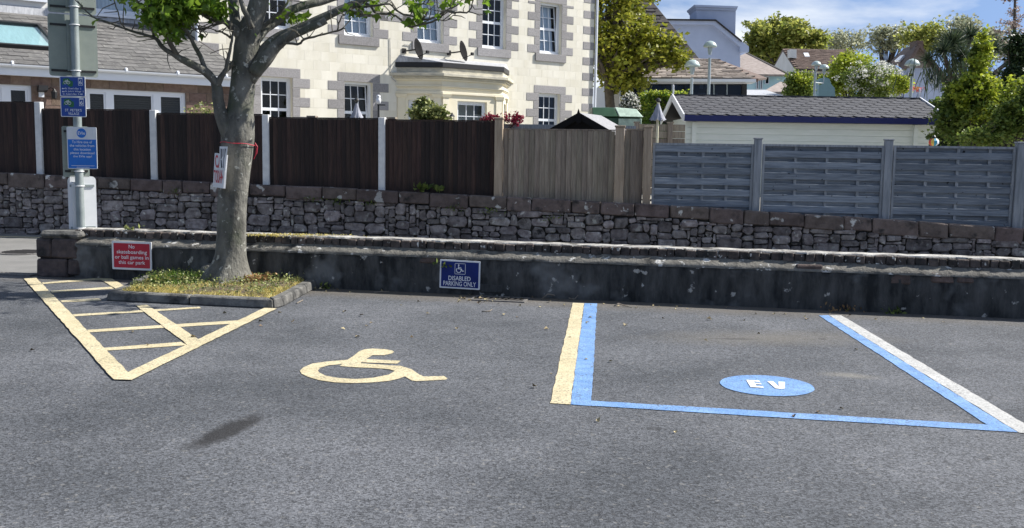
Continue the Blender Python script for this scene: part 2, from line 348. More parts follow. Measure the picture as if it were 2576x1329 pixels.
flat('evie_blue', (.012, .16, .58), .4); flat('sign_red', (.46, .012, .035), .4); flat('sign_navy', (.006, .020, .15), .55, var=.15, spec=.3); flat('map_green', (.02, .14, .05), .5)
flat('letter', (.80, .81, .83), .5); flat('red_ink', (.5, .02, .04), .6); flat('black_ink', (.02, .025, .05), .6); flat('red_string', (.45, .015, .04), .6)
pmat('bark', (.070, .068, .058), (.185, .18, .155), scale=7, rough=.9, bump=1.0, bscale=30, stretch=(1, 1, .55),
     spots=[((.075, .085, .055), 2.2, .52, .68), ((.34, .34, .30), 13, .625, .66), ((.05, .045, .04), 8, .66, .74)])
pmat('branch_bark', (.075, .067, .052), (.15, .14, .11), scale=9, rough=.9, bump=.6, bscale=50, spots=[((.10, .12, .05), 4, .62, .72)])
pmat('dark_bark', (.05, .042, .034), (.10, .085, .07), scale=6, rough=.95, bump=.5)
leafmat('maple_leaf', (.075, .155, .014), (.19, .29, .028), .45, .3)
leafmat('spring_leaf', (.16, .20, .02), (.34, .33, .045), .4, .35)
leafmat('mid_leaf', (.085, .145, .026), (.23, .28, .055), .4, .35)
leafmat('oak_leaf', (.16, .21, .04), (.40, .40, .10), .5, .35)
leafmat('lime_leaf', (.24, .32, .025), (.46, .50, .06), .4, .3)
leafmat('dark_leaf', (.014, .035, .012), (.045, .075, .022), .15, .4)
leafmat('hedge_leaf', (.04, .10, .012), (.16, .26, .03), .3, .35)
leafmat('hazy_leaf', (.26, .29, .19), (.46, .46, .30), .35, .3)
leafmat('pink_leaf', (.22, .17, .15), (.36, .29, .26), .35, .3)
leafmat('white_blossom', (.62, .62, .56), (.78, .78, .73), .3, .15)
leafmat('red_leaf', (.12, .012, .028), (.30, .03, .06), .3, .35)
leafmat('red_blossom', (.45, .06, .07), (.6, .12, .1), .3, .2)
leafmat('palm_leaf', (.024, .045, .026), (.10, .135, .065), .15, .4)
leafmat('shrub_leaf', (.05, .085, .015), (.36, .38, .14), .25, .4)
leafmat('grass_leaf', (.38, .34, .07), (.72, .60, .26), .35, .35)
leafmat('green_grass', (.06, .16, .012), (.15, .27, .03), .35, .3)
leafmat('dry_leaf', (.20, .12, .05), (.36, .22, .10), .2, .4)
leafmat('weed_leaf', (.06, .10, .02), (.17, .21, .05), .3, .3)
pmat('fallen_leaf', (.10, .06, .03), (.42, .36, .2), scale=3, rough=.8, var=.6)
pmat('twig', (.16, .13, .10), (.30, .26, .21), scale=20, rough=.9)
pmat('shingle', (.048, .049, .056), (.085, .086, .096), scale=20, rough=.9, bump=.6, bscale=150, var=.12, island=True)
flat('shingle_base', (.03, .03, .034), .9); flat('navy', (.008, .012, .095), .45, var=.1)
pmat('cabin_log', (.72, .75, .66), (.80, .82, .74), scale=5, rough=.7, bump=.15, bscale=20, stretch=(.5, 3, 3), var=.05)
pmat('white_blue', (.43, .49, .64), (.48, .54, .69), scale=1.5, rough=.85)
pmat('white_house', (.66, .65, .61), (.74, .73, .70), scale=1.5, rough=.85)
pmat('aqua_house', (.42, .62, .66), (.48, .68, .72), scale=1.5, rough=.85)
pmat('roof_brown', (.10, .068, .055), (.165, .115, .092), scale=9, rough=.9, var=.2, island=True)
pmat('roof_tile', (.22, .185, .16), (.38, .325, .28), scale=6, rough=.9, var=.28, island=True)
pmat('roof_pale', (.24, .20, .18), (.34, .29, .265), scale=4, rough=.9)
pmat('roof_slate_dark', (.022, .019, .020), (.05, .042, .041), scale=6, rough=.8, var=.25, island=True)
flat('lamp_dome', (.36, .44, .43), .35); flat('lamp_pole', (.30, .36, .40), .45); flat('tank_green', (.03, .075, .035), .3, var=.15); flat('tank_lid_sunlit', (.42, .52, .42), .25, var=.2)  # tank lid lightened so its sunlit reflection sits in the colour
pmat('parasol_cloth', (.20, .21, .25), (.34, .35, .40), scale=6, rough=.9, stretch=(3, 3, .4)); flat('black_felt', (.010, .010, .011), .85, spec=.1); pmat('grey_felt', (.22, .22, .23), (.32, .32, .33), scale=20, rough=.9, bump=.4, bscale=200)
flat('cream_wood', (.62, .58, .42), .6); flat('teal_panel', (.16, .27, .29), .5); flat('iron', (.05, .045, .042), .6); pmat('manhole_iron', (.10, .095, .09), (.17, .16, .15), scale=30, rough=.7)
flat('cloth_red', (.6, .07, .05), .6); flat('cloth_yellow', (.75, .5, .1), .6); flat('cloth_blue', (.03, .30, .45), .6)
M = MATS

# ------------------------------------------------------------------ ground, lane, garden
def sheet(name, poly, z, mat, label=None):
    me = bpy.data.meshes.new(name); me.from_pydata([(x, y, z) for x, y in poly], [], [tuple(range(len(poly)))]); me.materials.append(mat); me.update()
    o = link(name, me, kind='structure')
    if label: o['label'] = label
    return o
LWA, LWB = onz(95, 695), onz(2576, 803)
LWZ = math.atan2(LWB.y - LWA.y, LWB.x - LWA.x)
LU = Vector((math.cos(LWZ), math.sin(LWZ), 0)); LN = Vector((-LU.y, LU.x, 0))
_a, _b = ony(-90, 500, 16.97), ony(2700, 500, 14.8); SWA, SWB = _a + (_a - _b) * .30, _b + (_b - _a) * .42; SWA.z = SWB.z = 0
SWZ = math.atan2(SWB.y - SWA.y, SWB.x - SWA.x); SWL = (SWB - SWA).length
SU = Vector((math.cos(SWZ), math.sin(SWZ), 0)); SN = Vector((-SU.y, SU.x, 0))
ground = sheet('car_park_ground', [(-900, -300), (900, -300), (900, 1500), (-900, 1500)], 0, M['asphalt'], 'grey asphalt car park surface with painted bays')
a = SWA - SU * 60 - SN * .05; c = SWB + SU * 60 - SN * .05; l0 = LWA - LU * 60 + LN * .0; l1 = LWB + LU * 60 + LN * .3
lane = sheet('lane_road', [(l0.x - 0, l0.y + .2), (LWA.x - .02, LWA.y + .2), (LWA.x + .02, LWA.y + .34), (l1.x, l1.y), (c.x, c.y), (a.x, a.y)], .004, M['lane_asphalt'], 'pale asphalt lane between the two walls')
# terrain behind the stone wall, level with the wall top and rising gently
g = MB(); rows = [(.34, .40, 0), (6, .55, 0), (16, .6, 0), (60, 1.0, 0), (1500, 12, 0)]
vs = []
for (off, z, _) in rows:
    for s in (-300 - off, 0, SWL, SWL + 300 + off):
        p = SWA + SU * s + SN * off; vs.append((p.x, p.y, z - (.12 if s >= SWL and off < 5 else 0)))
fs = [(i*4 + j, i*4 + j + 1, (i+1)*4 + j + 1, (i+1)*4 + j) for i in range(len(rows) - 1) for j in range(3)]
g.add(vs, fs).build('garden_ground', M['garden_bounce'], kind='structure')

def jag(poly, step=.09, j=.004):
    out = []
    for i in range(len(poly)):
        p, q = Vector(poly[i]), Vector(poly[(i + 1) % len(poly)]); n = max(1, int((q - p).length / step))
        for k in range(n):
            v = p.lerp(q, k / n); out.append((v.x + rnd.uniform(-j, j) * (k > 0), v.y + rnd.uniform(-j, j) * (k > 0)))
    return out
def paint(name, polys, z, mat, conv, parent=None, label=None, j=.004):
    mb = MB()
    for poly in polys:
        w = [onz(*conv(x, y)) for x, y in poly]
        pts = jag([(p.x, p.y) for p in w], j=j)
        if sum(pts[i][0] * pts[(i+1) % len(pts)][1] - pts[(i+1) % len(pts)][0] * pts[i][1] for i in range(len(pts))) < 0: pts = pts[::-1]
        mb.add([(x, y, z) for x, y in pts], [tuple(range(len(pts)))])
    return mb.build(name, mat, parent or ground, label=label)
cA = lambda x, y: (51.1 + .26453 * x, 672.9 + .26453 * y)
paint('island_border_line', [[(35,115),(150,103),(1025,1010),(2325,393),(2440,400),(1060,1083),(890,1078),(850,1040)]], .010, M['yellow_paint'], cA, label='cream yellow pointed border line of the hatched area')
for q in ([(205,148),(725,104),(1275,70),(1215,88),(760,122),(215,161)], [(290,228),(865,187),(890,207),(300,244)], [(380,318),(750,297),(770,318),(395,335)],
          [(500,450),(1700,378),(1720,392),(515,470)], [(635,598),(2135,503),(2060,537),(655,622)], [(785,770),(1530,713),(1590,745),(810,796)]):
    paint('hatch_line', [q], .004, M['yellow_paint'], cA)
for q in ([(680,70),(785,63),(985,178),(905,208)], [(1095,367),(1205,362),(1700,697),(1600,750)]):
    paint('diagonal_line', [q], .007, M['yellow_paint'], cA)
cW = lambda x, y: (749.6 + .15211 * x, 868.9 + .15211 * y)
paint('wheelchair_symbol', [
  [(740,315),(820,248),(500,275),(240,310),(90,375),(30,430),(60,480),(180,535),(350,585),(600,622),(900,635),(1200,625),(1500,598),(1650,565),(1770,525),(1605,432),(1500,495),(1250,545),(950,568),(650,548),(450,510),(345,455),(330,425),(370,380),(500,340),(690,322)],
  [(740,315),(690,350),(900,370),(1250,385),(1500,402),(1605,432),(1770,525),(1880,590),(1960,602),(2440,578),(2475,560),(2415,517),(2080,525),(2000,490),(1880,405),(1700,350),(1480,337),(1035,307),(1050,290),(1640,312),(1700,265),(1130,235),(1230,172),(1430,172),(1560,140),(1590,118),(1560,95),(1430,72),(1240,62),(1100,75),(1010,110),(930,175),(820,248)]],
  .004, M['yellow_paint'], cW, label='cream yellow wheelchair symbol painted on the asphalt', j=.002)
cE = lambda x, y: (1328.8 + .4841 * x, 732.6 + .4841 * y)
paint('bay_line', [[(232,63),(291,65),(219,592),(113,585)]], .004, M['yellow_paint'], cE, label='broad cream yellow bay line beside the blue one')
paint('bay_line', [[(292,65),(358,66),(328,572),(2385,697),(1510,128),(1560,127),(2545,737),(220,592)]], .004, M['blue_paint'], cE, label='blue outline of the electric vehicle bay')
paint('bay_line', [[(1562,127),(1627,128),(2690,757),(2550,738)]], .004, M['white_paint'], cE, label='white bay line beside the blue outline')
cV = lambda x, y: (1805.8 + .0992 * x, 928.4 + .0992 * y)
ec = onz(1928.5, 970.5); er = .30
disc = MB().add([(ec.x + er * math.cos(t * math.tau / 48) * (1 + rnd.uniform(-.006, .006)), ec.y + er * math.sin(t * math.tau / 48), .004) for t in range(48)], [tuple(range(48))]).build('electric_vehicle_disc', M['blue_paint'], ground, label='blue painted disc with white EV letters')
for q in ([(720,305),(1050,325),(1075,358),(905,345),(935,385),(1090,390),(1110,420),(950,415),(975,462),(1140,470),(1168,507),(830,488)],
          [(1250,340),(1400,342),(1545,480),(1535,352),(1700,360),(1700,525),(1600,535),(1460,520)]):
    paint('letter', [q], .008, M['letter_white'], cV, parent=disc, j=.001)
# lane edge line and covers
w0, w1 = SWA - SU * 20 - SN * .62, SWA + SU * (SWL + 5) - SN * .62
MB().add([(p.x, p.y, .008) for p in (w0, w1, w1 + SN * .16, w0 + SN * .16)], [(0, 1, 2, 3)]).build('edge_line', M['yellow_paint'], lane)
mc = onz(62, 637); mh = thing('manhole_cover', 'round iron manhole cover set into the pale lane', 'manhole cover', (mc.x, mc.y, .004))
MB().lathe([(.33, -.01), (.33, .012), (.30, .014)], k=28).build('cover_plate', M['manhole_iron'], mh)
mb = MB()
for i in range(-4, 5):
    hw = math.sqrt(max(0, .28**2 - (i * .06)**2)); mb.box(-hw, hw, i * .06 - .012, i * .06 + .012, .012, .02)
mb.build('cover_rib', M['iron'], mh)
# channel grating in the lane entrance at the left
p, q = onz(-60, 688), onz(88, 694); gt = thing('channel_drain', 'narrow iron channel drain crossing the lane mouth', 'drain', (p.x, p.y, 0), math.atan2(q.y - p.y, q.x - p.x)); gl = (q - p).length
MB().box(0, gl, -.08, .08, -.01, .009).build('drain_channel', M['black_metal'], gt)
mb = MB()
for i in range(int(gl / .05)): mb.box(i * .05, i * .05 + .03, -.065, .065, .0091, .016)
mb.box(0, gl, -.085, -.065, .0, .018); mb.box(0, gl, .065, .085, .0, .018); mb.build('drain_bars', M['manhole_iron'], gt)
# gully grate by the wall
p = onz(1255, 754); gg = thing('gully_grate', 'slanted bar gully grate among dead leaves by the low wall', 'drain', (p.x, p.y, 0), LWZ)
MB().box(-.24, .26, -.11, .11, .0015, .003).build('gully_pit', M['black_metal'], gg)
mb = MB(); mb.box(-.27, .29, -.15, -.11, .0, .012); mb.box(-.27, .29, .11, .15, .0, .012); mb.box(-.27, -.24, -.11, .11, .0, .012); mb.box(.26, .29, -.11, .11, .0, .012); mb.build('grate_frame', M['manhole_iron'], gg)
for i in range(8):
    x = -.205 + i * .062; MB().hexa([(x - .02, -.11, .004), (x, -.11, .004), (x + .06, .11, .004), (x + .04, .11, .004), (x - .02, -.11, .012), (x, -.11, .012), (x + .06, .11, .012), (x + .04, .11, .012)]).build('grate_bar', M['iron'], gg)

# ------------------------------------------------------------------ low car-park wall
LWL = (LWB - LWA).length + 4.0
lw = thing('low_wall', 'low dark rendered wall with brick coping along the car park', 'wall', LWA, LWZ)
def grid(mb, prof, x0, x1, dx, jit):
    nx = int((x1 - x0) / dx) + 1; n = len(prof); vs = []
    for i in range(nx):
        x = x0 + (x1 - x0) * i / (nx - 1)
        for (y, z, j) in prof: vs.append((x, y + rnd.uniform(-jit, jit) * j + .006 * math.sin(x * 1.7 + z * 9) * j, z + rnd.uniform(-jit, jit) * .6 * j))
    mb.add(vs, [(i*n + k, (i+1)*n + k, (i+1)*n + k + 1, i*n + k + 1) for i in range(nx - 1) for k in range(n - 1)])
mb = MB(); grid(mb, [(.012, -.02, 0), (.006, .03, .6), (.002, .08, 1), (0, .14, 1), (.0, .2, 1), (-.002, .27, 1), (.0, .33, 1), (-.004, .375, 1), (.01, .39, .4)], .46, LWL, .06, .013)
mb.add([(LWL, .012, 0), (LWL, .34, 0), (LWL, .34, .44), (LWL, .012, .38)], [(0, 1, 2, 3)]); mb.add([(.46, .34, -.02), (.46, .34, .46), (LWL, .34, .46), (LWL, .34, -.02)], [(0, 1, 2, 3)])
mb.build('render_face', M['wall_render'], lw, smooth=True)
mb = MB(); grid(mb, [(-.016, .374, .6), (-.012, .396, 1), (.02, .415, 1), (.06, .438, 1), (.10, .462, .5), (.34, .468, .3)], .46, LWL, .06, .007)
mb.build('mortar_shoulder', M['wall_shoulder'], lw, smooth=True)
x = .42; k = 0
while x < LWL - .1:
    w = rnd.uniform(.078, .115); y0 = .092 + rnd.uniform(-.012, .014); zt = .535 + rnd.uniform(-.008, .007); t = rnd.uniform(-.006, .006)
    MB().hexa([(x, y0, .455), (x + w - .008, y0, .455), (x + w - .008, .34, .455), (x, .34, .455), (x + t, y0 + .004, zt), (x + w - .008 + t, y0 + .004, zt + t), (x + w - .008 + t, .335, zt), (x + t, .335, zt)]).build('brick', M['coping_brick'], lw, bevel=.007)
    x += w
mb = MB(); nx_ = 130; vs = []  # thin slab added over the bricks to carry their sunlit top strip
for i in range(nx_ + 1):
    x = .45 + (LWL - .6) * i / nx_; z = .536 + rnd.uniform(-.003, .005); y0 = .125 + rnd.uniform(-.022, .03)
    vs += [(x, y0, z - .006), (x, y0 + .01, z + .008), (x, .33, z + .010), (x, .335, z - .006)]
mb.add(vs, [(i*4 + k, (i+1)*4 + k, (i+1)*4 + k + 1, i*4 + k + 1) for i in range(nx_) for k in range(3)]).build('sunlit_coping_top', M['sunlit_coping_top'], lw)
def blockpx(x0, y0, x1, y1, off, dep, mat, par, org, rz, name='stone', bev=.018, jit=.008):
    a0, b0 = onplane(x0, y1, org, rz, off); a1, b1 = onplane(x1, y0, org, rz, off)
    J = lambda: rnd.uniform(-jit, jit)
    return MB().hexa([(a0 + J(), off + J(), b0), (a1 + J(), off + J(), b0), (a1, off + dep, b0), (a0, off + dep, b0), (a0 + J(), off + J(), b1 + J()), (a1 + J(), off + J(), b1 + J()), (a1, off + dep, b1), (a0, off + dep, b1)]).build(name, mat, par, bevel=bev)
cP = lambda x, y: (x * .35887, 391.8 + y * .35887)
MB().box(.02, .47, .03, .33, 0, .44).build('pier_core', M['mortar_dark'], lw)
for (x0, y0, x1, y1) in ((250,583,350,712), (360,588,528,718), (256,728,462,852), (472,728,548,838)):
    blockpx(*cP(x0, y0), *cP(x1, y1), -.02, .38, M['granite_dark'], lw, LWA, LWZ)
blockpx(*cP(268, 536), *cP(560, 580), -.02, .4, M['kerb'], lw, LWA, LWZ, 'pier_cap', .035)
for (x0, y0, x1, y1) in ((1058,640,1090,658), (1093,643,1118,655), (1035,636,1053,646), (2235,810,2275,840)):
    pass
for (x0, y0, x1, y1, m) in ((1053,642,1096,662,'exposed_stone'), (1100,645,1126,657,'granite_dark'), (2240,688,2290,715,'exposed_stone'), (2000,668,2070,684,'exposed_stone'), (1205,715,1265,737,'wall_render'), (2340,690,2400,712,'exposed_stone'), (2405,692,2450,712,'exposed_stone')):
    blockpx(x0, y0, x1, y1, -.008, .06, M[m], lw, LWA, LWZ, 'stone', .014, .016)

# ------------------------------------------------------------------ stone retaining wall
sw = thing('stone_wall', 'tall rubble stone retaining wall with reddish capstones below the fences', 'wall', SWA, SWZ)
ZT = [(onplane(x, y, SWA, SWZ)) for x, y in ((0, 435), (820, 472), (1640, 515), (2576, 575))]
def ztop(s):
    for i in range(len(ZT) - 1):
        if s <= ZT[i + 1][0] or i == len(ZT) - 2:
            return ZT[i][1] + (ZT[i + 1][1] - ZT[i][1]) * (s - ZT[i][0]) / (ZT[i + 1][0] - ZT[i][0])
VS0, VS1 = onplane(-20, 500, SWA, SWZ)[0], onplane(2600, 550, SWA, SWZ)[0]
mb = MB(); ns = 40
for i in range(ns):
    s0, s1 = SWL * i / ns, SWL * (i + 1) / ns
    mb.hexa([(s0, .03, -.3), (s1, .03, -.3), (s1, .4, -.3), (s0, .4, -.3), (s0, .03, ztop(s0) - .03), (s1, .03, ztop(s1) - .03), (s1, .4, ztop(s1) - .03), (s0, .4, ztop(s0) - .03)])
mb.build('wall_core', M['mortar_dark'], sw)
def stone(mb, x0, x1, z0, z1, dep, slope=0.0, cut=.34):
    """irregular stone face with domed front"""
    w, h = x1 - x0, z1 - z0; J = lambda a: rnd.uniform(-a, a)
    c = min(w, h) * cut; pts = []
    for (cx, cz, dx, dz) in ((x0, z0, 1, 1), (x1, z0, -1, 1), (x1, z1, -1, -1), (x0, z1, 1, -1)):
        k = c * rnd.uniform(.2, 1.3); m = c * rnd.uniform(.2, 1.3)
        pr = [(cx, cz + dz * m), (cx + dx * k, cz)]
        if (dx, dz) in ((-1, 1), (1, -1)): pr = pr[::-1]
        pts += pr
    # order: ring counter-clockwise
    cxm, czm = (x0 + x1) / 2, (z0 + z1) / 2
    slope += rnd.uniform(-.09, .09) * min(1, h / w); pts = [(a + J(.012), b + J(.009) + slope * (a - cxm)) for a, b in pts]
    pts.sort(key=lambda p: math.atan2((p[1] - czm) / h, (p[0] - cxm) / w))
    n = len(pts); f = .80
    vs = [(a, .06, b) for a, b in pts] + [(a, -dep * .35, b) for a, b in pts] + [(cxm + (a - cxm) * f, -dep + J(.006), czm + (b - czm) * f) for a, b in pts]
    fs = [(r*n + i, r*n + (i+1) % n, (r+1)*n + (i+1) % n, (r+1)*n + i) for r in range(2) for i in range(n)] + [tuple(range(2*n, 3*n))]
    return mb.add(vs, fs)
s = 0.0
while s < SWL:
    w = rnd.uniform(.32, .68); s1 = min(SWL, s + w); zz = ztop((s + s1) / 2); sl = (ztop(s1) - ztop(s)) / (s1 - s); h = rnd.uniform(.17, .225); J = lambda a: rnd.uniform(-a, a)
    y0 = -.035 + J(.012); e = .008
    MB().hexa([(s + e + J(.012), y0, ztop(s) - h), (s1 - e + J(.012), y0 + J(.01), ztop(s1) - h + J(.012)), (s1 - e, .42, ztop(s1) - h), (s + e, .42, ztop(s) - h),
               (s + e + J(.008), y0 + J(.012), ztop(s) + J(.008)), (s1 - e + J(.008), y0 + J(.012), ztop(s1) + J(.008)), (s1 - e, .42, ztop(s1)), (s + e, .42, ztop(s))]).build('capstone', M['capstone'], sw, bevel=.016)
    s = s1
CW_, CH_ = .055, .045; nx = int(SWL / CW_); nz = int(1.0 / CH_) + 3; occ = np.zeros((nx, nz), bool); cand = []
for iz in range(nz):
    for ix in range(nx):
        if occ[ix, iz]: continue
        big = rnd.random(); w = rnd.choice((2, 3, 3, 4, 4, 5)) if big < .75 else rnd.choice((5, 6, 7)); h = rnd.choice((1, 2, 2, 2, 3)) if big < .75 else rnd.choice((3, 4, 4))
        while w > 1 and (ix + w > nx or occ[ix:ix + w, iz].any()): w -= 1
        while h > 1 and (iz + h > nz or occ[ix:ix + w, iz:iz + h].any()): h -= 1
        occ[ix:ix + w, iz:iz + h] = True
        x0, x1, z0, z1 = ix * CW_, (ix + w) * CW_, -.12 + iz * CH_, -.12 + (iz + h) * CH_
        lim = ztop((x0 + x1) / 2) - .2
        if z0 > lim - .025: continue
        z1 = min(z1, lim + .01)
        cand.append(((x1 - x0) * (z1 - z0) * (0.2 if z1 < .05 else 1) * (1 if VS0 < x0 < VS1 else .02), x0 + .005, x1 - .005, z0 + .004, z1 - .004))
cand.sort(reverse=True); rest = MB()
for i, (ar, x0, x1, z0, z1) in enumerate(cand):
    if i < 290: stone(MB(), x0, x1, z0, z1, rnd.uniform(.012, .05)).build('stone', M['rubble'], sw)
    else: stone(rest, x0, x1, z0, z1, rnd.uniform(.0, .03))
rest.build('small_stones', M['rubble'], sw, kind='stuff')

# ------------------------------------------------------------------ fences on the stone wall
FO = .16                                            # fences stand back from the wall face
fx = lambda x, y: onplane(x, y, SWA, SWZ, FO)
bf = thing('brown_board_fence', 'dark brown close-board fence with pale concrete posts on the stone wall', 'fence', SWA, SWZ)
PX = [-770, -480, -190, 98, 387, 670, 962, 1252]; PT = [222, 236, 248, 257, 277.5, 289, 296, 302]; PAN = [(226,), (240,), (257.5,), (277,), (288,), (298.5,), (304.5,)]
for i, x in enumerate(PX[:-1]):
    s, z = fx(x, PT[i]); 
    MB().box(s - .052, s + .052, FO - .06, FO + .05, ztop(s) - .05, z).build('concrete_post', M['concrete_post'], bf, bevel=.006)
for i in range(7):
    s0, _ = fx(PX[i], 300); s1, _ = fx(PX[i + 1], 300); _, z = fx((PX[i] + PX[i + 1]) / 2, PAN[i][0])
    a0 = s0 + .05; a1 = s1 - (.05 if i < 6 else .03); zb = min(ztop(s0), ztop(s1)) - .02
    pn = MB(); pn.box(a0, a1, FO + .012, FO + .045, z - .2, z - .13); pn.box(a0, a1, FO + .012, FO + .045, zb + .15, zb + .22); pn.box(a0, a1, FO - .018, FO + .03, z - .004, z + .016)
    pn = pn.build('fence_panel', M['brown_board'], bf); n = 24; w = (a1 - a0) / n
    n0 = 0
    for k in range(n0, n):
        x = a0 + k * w; t = rnd.uniform(-.004, .004)
        MB().hexa([(x - .006, FO - .012 + t, zb), (x + w - .004, FO - .002 + t, zb), (x + w - .004, FO + .010, zb), (x - .006, FO + .010, zb), (x - .006, FO - .022 + t, z - .006), (x + w - .004, FO - .006 + t, z - .006), (x + w - .004, FO + .010, z - .006), (x - .006, FO + .010, z - .006)]).build('board', M['brown_board'], pn)
pf = thing('pale_board_fence', 'unpainted pale timber board fence with capped posts beside the grey fence', 'fence', SWA, SWZ)
def post(x0, x1, yt, off, mat, par, capw=.012, caph=.03, pyr=False):
    s0, z = fx(x0, yt); s1, _ = fx(x1, yt); c = (s0 + s1) / 2; r = (s1 - s0) / 2
    p = MB().box(c - r, c + r, FO + off - r, FO + off + r, ztop(c) - .06, z - caph).build('fence_post', mat, par, bevel=.005)
    MB().box(c - r - capw, c + r + capw, FO + off - r - capw, FO + off + r + capw, z - caph, z).build('post_cap', mat, p, bevel=.006)
post(1247, 1267, 296, -.04, M['pale_post'], pf); post(1549, 1572, 316, -.03, M['pale_post'], pf); post(1621, 1641, 317, -.035, M['pale_post'], pf)
for (x0, x1, y) in ((1268, 1548, 326), (1573, 1620, 327)):
    s0, z = fx(x0, y); s1, _ = fx(x1, y); zb = ztop((s0 + s1) / 2) - .03
    pn = MB(); pn.box(s0, s1, FO + .015, FO + .05, z - .2, z - .12); pn.box(s0, s1, FO + .015, FO + .05, zb + .2, zb + .28); pn.box(s0, s1, FO - .02, FO + .035, z, z + .018); pn = pn.build('fence_panel', M['pale_board'], pf)
    n = round((s1 - s0) / .083); w = (s1 - s0) / n
    for k in range(n):
        x = s0 + k * w; t = rnd.uniform(-.004, .004); zj = z - rnd.uniform(0, .006)
        MB().hexa([(x - .004, FO - .018 + t, zb), (x + w - .004, FO - .004 + t, zb), (x + w - .004, FO + .012, zb), (x - .004, FO + .012, zb), (x - .004, FO - .018 + t, zj), (x + w - .004, FO - .004 + t, zj), (x + w - .004, FO + .012, zj), (x - .004, FO + .012, zj)]).build('board', M['pale_board'], pn)
gf = thing('grey_slat_fence', 'weathered grey horizontal slat fence panels between square posts on the wall', 'fence', SWA, SWZ)
for (x0, x1, yt) in ((1898, 1917, 347), (2226, 2246, 350), (2557, 2582, 357), (2905, 2928, 362), (3250, 3274, 367), (3610, 3634, 372)): post(x0, x1, yt, -.01, M['grey_post'], gf, .012, .022)
for (x0, x1, yt) in ((1643, 1897, 361.5), (1919, 2225, 364.5), (2248, 2555, 368), (2584, 2903, 372), (2930, 3248, 376), (3276, 3608, 381)):
    s0, z = fx(x0, yt); s1, _ = fx(x1, yt); zb = min(ztop(s0), ztop(s1)) + .005; b0 = .035
    pn = MB(); pn.box(s0, s1, FO - .03, FO + .04, z - .02, z + .012); pn.box(s0, s0 + b0, FO - .035, FO + .03, zb, z - .02); pn.box(s1 - b0, s1, FO - .035, FO + .03, zb, z - .02); pn = pn.build('fence_panel', M['grey_post'], gf)
    a0, a1 = s0 + b0, s1 - b0; zz = z - .02; k = 0; first = x0 == 1643
    while zz > zb + .02:
        front = (k % 2 == 0) if first else (k % 2 == 1)
        h = .1 if front else .064; z1 = zz; z0 = max(zb, zz - h); t = rnd.uniform(-.003, .003)
        if front: MB().hexa([(a0, FO - .024 + t, z0), (a1, FO - .024, z0), (a1, FO - .014, z0), (a0, FO - .014, z0), (a0, FO - .020 + t, z1), (a1, FO - .020, z1), (a1, FO - .01, z1), (a0, FO - .01, z1)]).build('slat', M['grey_board'], pn, bevel=.003)
        else: MB().box(a0, a1, FO + .022, FO + .032, z0 - .02, z1 + .02).build('slat', M['grey_board'], pn)
        zz -= h; k += 1
    for q in (.27, .54, .81):
        x = a0 + (a1 - a0) * q * (.93 if first else 1) ; MB().box(x - .02, x + .02, FO - .009, FO + .021, zb, z - .02).build('batten', M['grey_post'], pn)  # battens take the lighter post grey to show the light they catch

# ------------------------------------------------------------------ planted island
LB_, F1, F2, C2, RB = onz(398, 694), onz(266, 757), onz(690, 778), onz(716, 771), onz(822, 711)
isl = thing('tree_island', 'raised island with dark kerb stones around the maple trunk', 'planter', (F1 + F2) / 2)
ic = (F1 + F2) / 2; KH, KW = .088, .125
path = [p - ic for p in (LB_, F1, F2, C2, RB)]
inner = []
for i in range(len(path)):
    d = [(path[j + 1] - path[j]).normalized() for j in (max(0, i - 1), min(len(path) - 2, i))]
    n = sum((Vector((-e.y, e.x, 0)) for e in d), Vector()); n.normalize(); k = max(.6, n.dot(Vector((-d[0].y, d[0].x, 0))))
    inner.append(path[i] + n * KW / k)
for i in range(len(path) - 1):
    Ln = (path[i + 1] - path[i]).length; m = max(1, round(Ln / .75))
    for k in range(m):
        t0, t1 = k / m + .006 / Ln * (k > 0), (k + 1) / m - .006 / Ln
        a, b = path[i].lerp(path[i + 1], t0), path[i].lerp(path[i + 1], t1); c, d = inner[i].lerp(inner[i + 1], t1), inner[i].lerp(inner[i + 1], t0); h = KH + rnd.uniform(-.004, .004)
        MB().hexa([a, b, c, d] + [v + Vector((0, 0, h)) for v in (a.lerp(d, .14), b.lerp(c, .14), c, d)]).build('kerb_stone', M['kerb'], isl, bevel=.012)
mb = MB(); ctr = sum(inner, Vector()) / 5; ring = []
for i in range(5):
    p, q = inner[i], inner[(i + 1) % 5]
    ring += [p.lerp(q, k / 5) for k in range(5)]
vs = [ctr + Vector((0, 0, .095))]; n = len(ring)
for f, z in ((.5, .09), (.8, .082), (1.0, .066)): vs += [ctr.lerp(p, f) + Vector((0, 0, z + rnd.uniform(-.012, .012) * (f < 1))) for p in ring]
fs = [(0, 1 + i, 1 + (i + 1) % n) for i in range(n)] + [(1 + r*n + i, 1 + (r+1)*n + i, 1 + (r+1)*n + (i+1) % n, 1 + r*n + (i+1) % n) for r in range(2) for i in range(n)]
mb.add(vs, fs).build('soil_bed', M['soil'], isl, smooth=True)
def inpoly(P, poly):
    x, y = P[:, 0], P[:, 1]; ins = np.zeros(len(P), bool); j = len(poly) - 1
    for i in range(len(poly)):
        xi, yi, xj, yj = poly[i][0], poly[i][1], poly[j][0], poly[j][1]
        ins ^= ((yi > y) != (yj > y)) & (x < (xj - xi) * (y - yi) / (yj - yi + 1e-12) + xi); j = i
    return ins
poly = [(p + ic).to_2d() for p in inner]
def grasspts(n, z=.075):
    lo = np.min(np.array(poly), 0); hi = np.max(np.array(poly), 0); P = lo + (hi - lo) * rng.random((n * 2, 2)); P = P[inpoly(P, poly)][:n]
    return np.c_[P, np.full(len(P), z)]
def gdirs(n, lean=.5):
    d = rng.normal(size=(n, 3)) * lean; d[:, 2] = 1; return d
P = grasspts(17000); cn = np.array([np.sin(P[:, 0] * 5.1 + 1) * np.cos(P[:, 1] * 6.3), ])[0]
